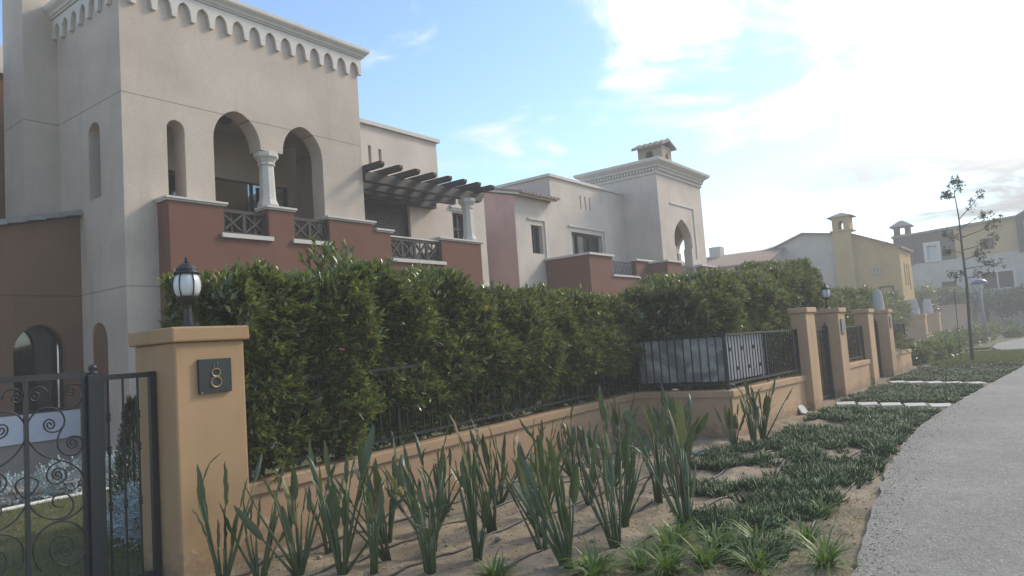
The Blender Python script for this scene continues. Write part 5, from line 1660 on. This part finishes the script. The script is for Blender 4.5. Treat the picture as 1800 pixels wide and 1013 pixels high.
R_, H_ = np.repeat(kr, per), np.repeat(kh, per)
cx = np.repeat(kx, per) + np.cos(a) * rd * R_
cy = np.repeat(ky, per) + np.sin(a) * rd * R_
cz = bed_z(cx, cy) + 0.035 * (1 - rd) * rng.random(len(cx))
lean = 0.25 + 0.75 * rd
D_ = np.stack([np.cos(a) * lean + rng.normal(0, 0.3, len(a)), np.sin(a) * lean + rng.normal(0, 0.3, len(a)), np.full(len(a), 0.85)], 1)
V, T = fingers(np.stack([cx, cy, cz], 1), D_, (0.055 + 0.065 * rng.random(len(cx))) * H_, (0.0068 + 0.004 * rng.random(len(cx))) * np.interp(cx, [5, 14, 24], [1, 1.2, 1.6]))
ic = fast_mesh('ground_cover', V, T, 'ice_leaf')
tag(ic, 'dark green succulent ground cover creeping over the sand', 'ground cover', kind='stuff')

# ---- bright grass tufts
TUFTS = [(4.34, 2.70, .20, 'bright grass tuft at the foot of the large bottom centre clump'), (4.58, 2.46, .22, 'bright grass tuft in the bottom row, right of centre'),
         (5.02, 2.44, .24, 'bushy bright grass tuft in front of the tall plant'), (5.30, 2.50, .2, 'bright grass tuft at the foot of the tall plant'),
         (4.74, 2.05, .24, 'spreading grass tuft on bare sand below the dark ground cover'), (5.40, 1.90, .24, 'arching grass tuft under the dark ground cover'),
         (5.06, 1.36, .22, 'arching grass tuft nearest the path edge'), (4.76, 1.72, .2, 'bright grass tuft at the bottom edge nearest the path'),
         (5.62, 1.62, .2, 'small grass tuft between the ground cover and the path'), (4.50, 2.22, .2, 'bright grass tuft at the bottom edge, left of the spreading one'),
         (5.15, 2.12, .2, 'grass tuft between two hoses at the lower right of the bed'), (4.20, 2.62, .18, 'grass tuft at the bottom edge below the large clump'),
         (6.45, 1.72, .16, 'small yellowish grass tuft beside the path further up'), (3.95, 3.25, .16, 'small grass tuft at the bottom edge left of the large clump')]
for (x, y, h, l_) in TUFTS:
    h = h * 1.4
    n = 80
    a = rng.uniform(0, 2 * math.pi, n)
    el = rng.uniform(0.35, 1.25, n)
    L_ = h * rng.uniform(0.6, 1.25, n)
    z0 = float(bed_z(np.array(x), np.array(y)))
    Vs, Ts = [], []
    for i in range(n):
        d = np.array([math.cos(a[i]), math.sin(a[i]), 0])
        sd = np.array([-math.sin(a[i]), math.cos(a[i]), 0])
        w = 0.005 + 0.003 * rng.random()
        p0 = np.array([x, y, z0]) + d * 0.03 * rng.random() + sd * 0.02 * rng.normal()
        e_ = el[i]
        k0 = len(Vs)
        p = p0.copy()
        for q in range(4):
            ww = w * (1, 1, 0.75, 0.05)[q]
            Vs += [p - sd * ww, p + sd * ww]
            p = p + (d * math.cos(e_) + np.array([0, 0, 1]) * math.sin(e_)) * L_[i] / 3
            e_ -= 0.45
        for q in range(3):
            b0 = k0 + q * 2
            Ts += [(b0, b0 + 1, b0 + 3), (b0, b0 + 3, b0 + 2)]
    tf = thing('grass_tuft', (x, y, z0), l_, 'grass tuft', 'bright grass tufts in the bed')
    fast_mesh('blades', np.array(Vs), np.array(Ts), 'tuft_leaf', tf)


# ---- thin dry grass straying between the tufts
n = 3200
x = 4.0 + 2.9 * rng.random(n)
y = 1.3 + 1.75 * rng.random(n)
kp = (y > path_y(x) + 0.08) & (y < 3.2 - 0.12 * x) | ((vnoise(x * 3, y * 3, 41) > 0.35) & (y > path_y(x) + 0.08))
x, y = x[kp], y[kp]
V, T = leaves(np.stack([x, y, bed_z(x, y)], 1), np.stack([rng.normal(0, 0.9, len(x)), rng.normal(0, 0.9, len(x)), 0.7 + 0 * x], 1), 0.05 + 0.09 * rng.random(len(x)), 0.005, 0.1, 0.3)
tag(fast_mesh('dry_grass', V, T, 'straw'), 'thin yellowish grass straying over the sand by the path', 'grass', kind='stuff')

# ---- lawn blades (garden behind the gate, strip by the path)
def lawn_blades(name, n, fn, h, label, w=0.004):
    x, y = fn(n)
    P_ = np.stack([x, y, np.full(len(x), 0.018)], 1)
    D_ = np.stack([rng.normal(0, 0.4, len(x)), rng.normal(0, 0.4, len(x)), 1 + 0 * x], 1)
    V, T = leaves(P_, D_, h * (0.6 + 0.8 * rng.random(len(x))), w, 0.1, 0.2)
    return tag(fast_mesh(name, V, T, 'lawn_blade'), label, 'grass', kind='stuff')


lawn_blades('lawn_grass', 22000, lambda n: (rng.uniform(0.8, 5.5, n), rng.uniform(5.85, 10.8, n)), 0.05, 'short grass of the garden lawn behind the gate', 0.006)
lawn_blades('lawn_grass', 26000, lambda n: (lambda u, v: (26 + 7.4 * u, (0.85 - 1.6 * u * (u > 0.2)) + (2.3 + 1.1 * u) * v))(rng.random(n), rng.random(n)), 0.10, 'grass of the strip between the two stretches of path', 0.02)

# ---- garden edging and low silver shrubs behind the gate
ed = obj('garden_edging', MB().tube([(1.0, 9.9, 0.04), (2.6, 10.25, 0.04), (3.4, 10.40, 0.04), (4.0, 10.5, 0.04), (4.7, 10.5, 0.04), (5.4, 10.4, 0.04)], 0.028, 8), 'white_plastic', None, smooth=True, origin=(3.4, 10.4, 0))
tag(ed, 'thin white edging line across the garden lawn behind the gate', 'edging')
SH = [(3.05, 10.95, .32, .28, 'low silvery shrub behind the gate, left of the middle bar'), (3.75, 10.92, .34, .30, 'low silvery shrub behind the gate, right of the middle bar'),
      (4.35, 10.9, .36, .40, 'silvery shrub behind the gate, beside the iron post'), (4.95, 10.9, .36, .42, 'silvery shrub in front of the house, seen between the collared bars'),
      (3.42, 6.75, .34, .42, 'grey-blue shrub at the foot of the collared bars'), (3.55, 7.35, .32, .42, 'grey-blue shrub beside the iron gate post'), (2.2, 10.75, .3, .25, 'low silvery shrub at the far left behind the gate')]


def shrub(x, y, r_, h, label, mat, n=220, L=0.06, W=0.03, per=8, name='shrub', grp='low silvery shrubs in the garden', stems=3, z0=0.0, cat='shrub', sp=0.1):
    o_ = thing(name, (x, y, z0), label, cat, grp)
    u = rng.normal(0, 1, (n, 3))
    u = unit(u)
    rad = rng.uniform(0.55, 1.0, n)[:, None]
    P_ = u * rad * np.array([r_, r_, h * 0.5]) + np.array([x, y, z0 + h * 0.52])
    bul = 1 + 0.25 * vnoise(u[:, 0] * 2 + x, u[:, 2] * 2 + y, 31)
    P_ = (P_ - np.array([x, y, z0 + h * .5])) * bul[:, None] + np.array([x, y, z0 + h * .5])
    V, T = sprigs(P_, u + np.array([0, 0, 0.5]), per, sp, L, W)
    fast_mesh('foliage', V, T, mat, o_)
    for i in range(stems):
        a = 2 * math.pi * i / stems + x
        obj('stem', MB().tube([(x, y, z0 - 0.02), (x + 0.3 * r_ * math.cos(a), y + 0.3 * r_ * math.sin(a), z0 + h * 0.4), (x + 0.6 * r_ * math.cos(a), y + 0.6 * r_ * math.sin(a), z0 + h * 0.8)], [0.012 + r_ * 0.02, 0.008 + r_ * 0.01, 0.004], 5), 'stem_brown', o_)
    return o_


for (x, y, r_, h, l_) in SH:
    shrub(x, y, r_, h, l_, 'silver_leaf', 260, 0.05, 0.02)

# ---- small cypress behind the bars
cyp = thing('cypress', (3.80, 8.0, 0), 'slender young cypress seen through the collared iron bars', 'tree')
n = 1500
zc = 0.06 + 1.2 * rng.random(n)
an = rng.uniform(0, 2 * math.pi, n)
rad = 0.26 * np.clip(1.0 - (zc / 1.3) ** 1.4, 0.02, 1) * (0.5 + 0.5 * rng.random(n)) * (0.75 + 0.25 * np.clip(zc / 0.3, 0, 1))
P_ = np.stack([3.80 + rad * np.cos(an), 8.0 + rad * np.sin(an), zc], 1)
A_ = np.stack([0.4 * np.cos(an), 0.4 * np.sin(an), 1.0 + 0 * an], 1)
V, T = sprigs(P_, A_, 7, 0.08, 0.035, 0.010, 0.5)
fast_mesh('crown', V, T, 'cypress_leaf', cyp)
obj('trunk', MB().tube([(3.8, 8.0, -0.02), (3.8, 8.0, 1.15)], [0.02, 0.006], 6), 'bark', cyp)

# ---- far shrubs and bedding along the wall and the far lawn
FS = [(27.6, 3.9, .45, .7, 'leafy bush at the corner past the fourth gate pillar'), (28.8, 3.7, .5, .75, 'leafy bush in the far bed, left of the young tree'),
      (30.2, 3.5, .5, .7, 'leafy bush in the far bed, right behind the young tree trunk'), (31.8, 3.4, .5, .75, 'leafy bush in the far bed, beyond the young tree'),
      (33.6, 3.5, .55, .8, 'leafy bush in the far bed, fourth from the corner'), (35.4, 3.6, .6, .85, 'leafy bush in the far bed below the wrapped lamps'),
      (38.0, 3.9, .7, .9, 'leafy bush in the far bed below the boundary wall'), (41.0, 3.7, .7, .9, 'leafy bush in the far bed by the end of the path'),
      (44.0, 3.3, .6, .8, 'leafy bush beside the street lamp'), (48.5, 3.2, .7, .9, 'leafy bush right of the street lamp'),
      (53.0, 3.4, .8, 1.0, 'leafy bush on the far lawn before the boundary wall corner'), (57.0, 2.6, .8, 1.0, 'leafy bush on the far lawn, rightmost'),
      (50.5, 1.9, .4, .5, 'small clipped bush on the far lawn near the path'), (54.5, 1.2, .5, .6, 'small clipped bush on the far lawn at the right edge')]
for (x, y, r_, h, l_) in FS:
    shrub(x, y, r_ * 1.0, h * 0.74, l_, 'hedge_leaf', 190, 0.16, 0.06, 7, 'bush', 'bushes in the far bed', 3, cat='bush', sp=0.2)
shrub(24.2, 3.98, .55, .42, 'pale bushy plant spilling over the wall after the fourth pillar', 'hedge_leaf_far', 140, 0.10, 0.035, 8, 'bush', None, 2, 0.62, 'bush')


# ---- trees
def crown_tree(x, y, h, r_, label, mat, n, L, cz=None, rz=None, grp=None, trunk=0.12):
    o_ = thing('tree', (x, y, 0), label, 'tree', grp)
    cz = cz or h * 0.65
    rz = rz or h * 0.36
    obj('trunk', MB().tube([(x, y, -0.1), (x + 0.05, y, cz * 0.6), (x, y + 0.05, cz), (x, y, h * 0.9)], [trunk, trunk * 0.8, trunk * 0.5, 0.02], 8), 'bark', o_, smooth=True)
    ctr = []
    for i in range(14):
        u = unit(rng.normal(0, 1, 3)) * rng.uniform(0.35, 0.85)
        c_ = np.array([x, y, cz]) + u * np.array([r_, r_, rz])
        ctr.append(c_)
        obj('limb', MB().tube([(x, y, cz * 0.7), tuple((np.array([x, y, cz * 0.75]) + c_) / 2), tuple(c_)], [trunk * 0.4, trunk * 0.25, 0.01], 5), 'bark', o_)
    ctr = np.array(ctr)
    P_ = ctr[rng.integers(0, 14, n)] + rng.normal(0, 0.26, (n, 3)) * np.array([r_, r_, rz * 0.8])
    V, T = sprigs(P_, rng.normal(0, 1, (n, 3)) + [0, 0, 0.4], 7, L * 1.6, L, L * 0.45)
    fast_mesh('crown', V, T, mat, o_)
    return o_


crown_tree(58.5, 7.2, 4.2, 1.0, 'small conifer-like tree in front of the white house at the end', 'hedge_leaf_far', 420, 0.2, 2.9, 1.3)
crown_tree(64.0, 1.6, 3.6, 2.2, 'rusty-leaved bushy tree in front of the white house at the right edge', 'rust_leaf', 620, 0.26, 2.3, 1.1)
crown_tree(66.5, -1.2, 3.8, 2.4, 'rounded brownish tree at the right edge of the street', 'rust_leaf', 560, 0.26, 2.4, 1.2)
crown_tree(66.0, 4.0, 3.3, 1.4, 'light green small tree above the lit side of the boundary wall', 'tuft_leaf', 260, 0.2, 2.5, 0.8)
crown_tree(33.0, 6.2, 3.1, 0.8, 'upright shrubby tree in front of the ochre house wall', 'hedge_leaf_far', 260, 0.14, 2.0, 1.0)

# young street tree with sparse leaf clumps
yt = thing('young_tree', (27.2, 2.2, 0), 'thin young street tree with sparse leaf clumps beside the path', 'tree')
obj('trunk', MB().tube([(27.2, 2.2, -0.05), (27.2, 2.16, 1.2), (27.2, 2.10, 2.5), (27.2, 2.11, 3.6), (27.2, 2.10, 4.72), (27.2, 2.14, 5.4), (27.2, 2.12, 5.95)], [0.055, 0.047, 0.040, 0.033, 0.021, 0.013, 0.005], 8), 'bark', yt, smooth=True)
obj('stake', MB().tube([(27.3, 2.52, -0.05), (27.3, 2.47, 2.3)], [0.013, 0.011], 6), 'bark', yt)
BR = [((2.10, 4.6), (1.72, 5.0), (1.5, 5.25)), ((2.10, 4.3), (1.6, 4.6), (1.25, 4.75)), ((2.10, 4.0), (1.5, 4.2), (1.0, 4.55)), ((2.1, 3.9), (2.4, 4.1), (2.65, 4.25)),
      ((2.11, 3.6), (1.6, 3.7), (1.2, 3.95)), ((2.11, 3.3), (1.7, 3.4), (1.35, 3.5)), ((2.11, 3.0), (1.6, 3.05), (1.1, 3.1)), ((2.11, 3.5), (2.4, 3.65), (2.6, 3.7)),
      ((2.13, 5.3), (2.3, 5.4), (2.42, 5.43)), ((2.13, 5.5), (2.0, 5.65), (1.95, 5.75)), ((2.11, 2.8), (2.3, 2.85), (2.5, 2.8)), ((2.11, 2.7), (1.8, 2.75), (1.5, 2.7))]
cl_p = []
for b_ in BR:
    dx = random.uniform(-0.5, 0.5)
    pts_ = [(27.2, b_[0][0], b_[0][1]), (27.2 + dx * 0.5, b_[1][0], b_[1][1]), (27.2 + dx, b_[2][0], b_[2][1])]
    obj('branch', MB().tube(pts_, [0.016, 0.011, 0.005], 5), 'bark', yt)
    for q in range(5):
        f_ = random.uniform(0.35, 1.05)
        i0 = 0 if f_ < 0.5 else 1
        g0 = (f_ - 0.5 * i0) * 2
        p = [pts_[i0][k_] * (1 - g0) + pts_[i0 + 1][k_] * g0 + random.gauss(0, 0.06) for k_ in range(3)]
        cl_p.append(p)
for p in ((27.2, 2.1, 5.95), (27.2, 2.2, 5.85), (27.25, 2.0, 5.9), (27.15, 2.25, 5.7), (27.2, 1.98, 5.6), (27.2, 2.4, 5.42), (27.2, 2.32, 5.5)):
    cl_p.append(list(p))
cp = np.array(cl_p)
P_ = np.repeat(cp, 8, axis=0) + rng.normal(0, 0.05, (len(cp) * 8, 3))
V, T = sprigs(P_, rng.normal(0, 1, P_.shape), 4, 0.06, 0.075, 0.045, 0.9)
fast_mesh('crown', V, T, 'tree_leaf', yt)


# ================================================================== HAZE (distance haze, also standing in for lens glare over near things)
hz_ = obj('haze', MB().box(-75, 255, -135, 215, -1.5, 12.2), None, None)
hm = bpy.data.materials.new('haze')
hm.use_nodes = True
ht = hm.node_tree
ht.nodes.clear()
hv = N(ht, 'ShaderNodeVolumePrincipled')
hv.inputs['Color'].default_value = (0.97, 0.96, 0.94, 1)
hv.inputs['Density'].default_value = 0.0042
hv.inputs['Anisotropy'].default_value = 0.1
ho_ = N(ht, 'ShaderNodeOutputMaterial')
ht.links.new(hv.outputs[0], ho_.inputs['Volume'])
hz_.data.materials.append(hm)
tag(hz_, 'pale morning haze filling the street, also standing in for lens glare', 'haze', kind='stuff')
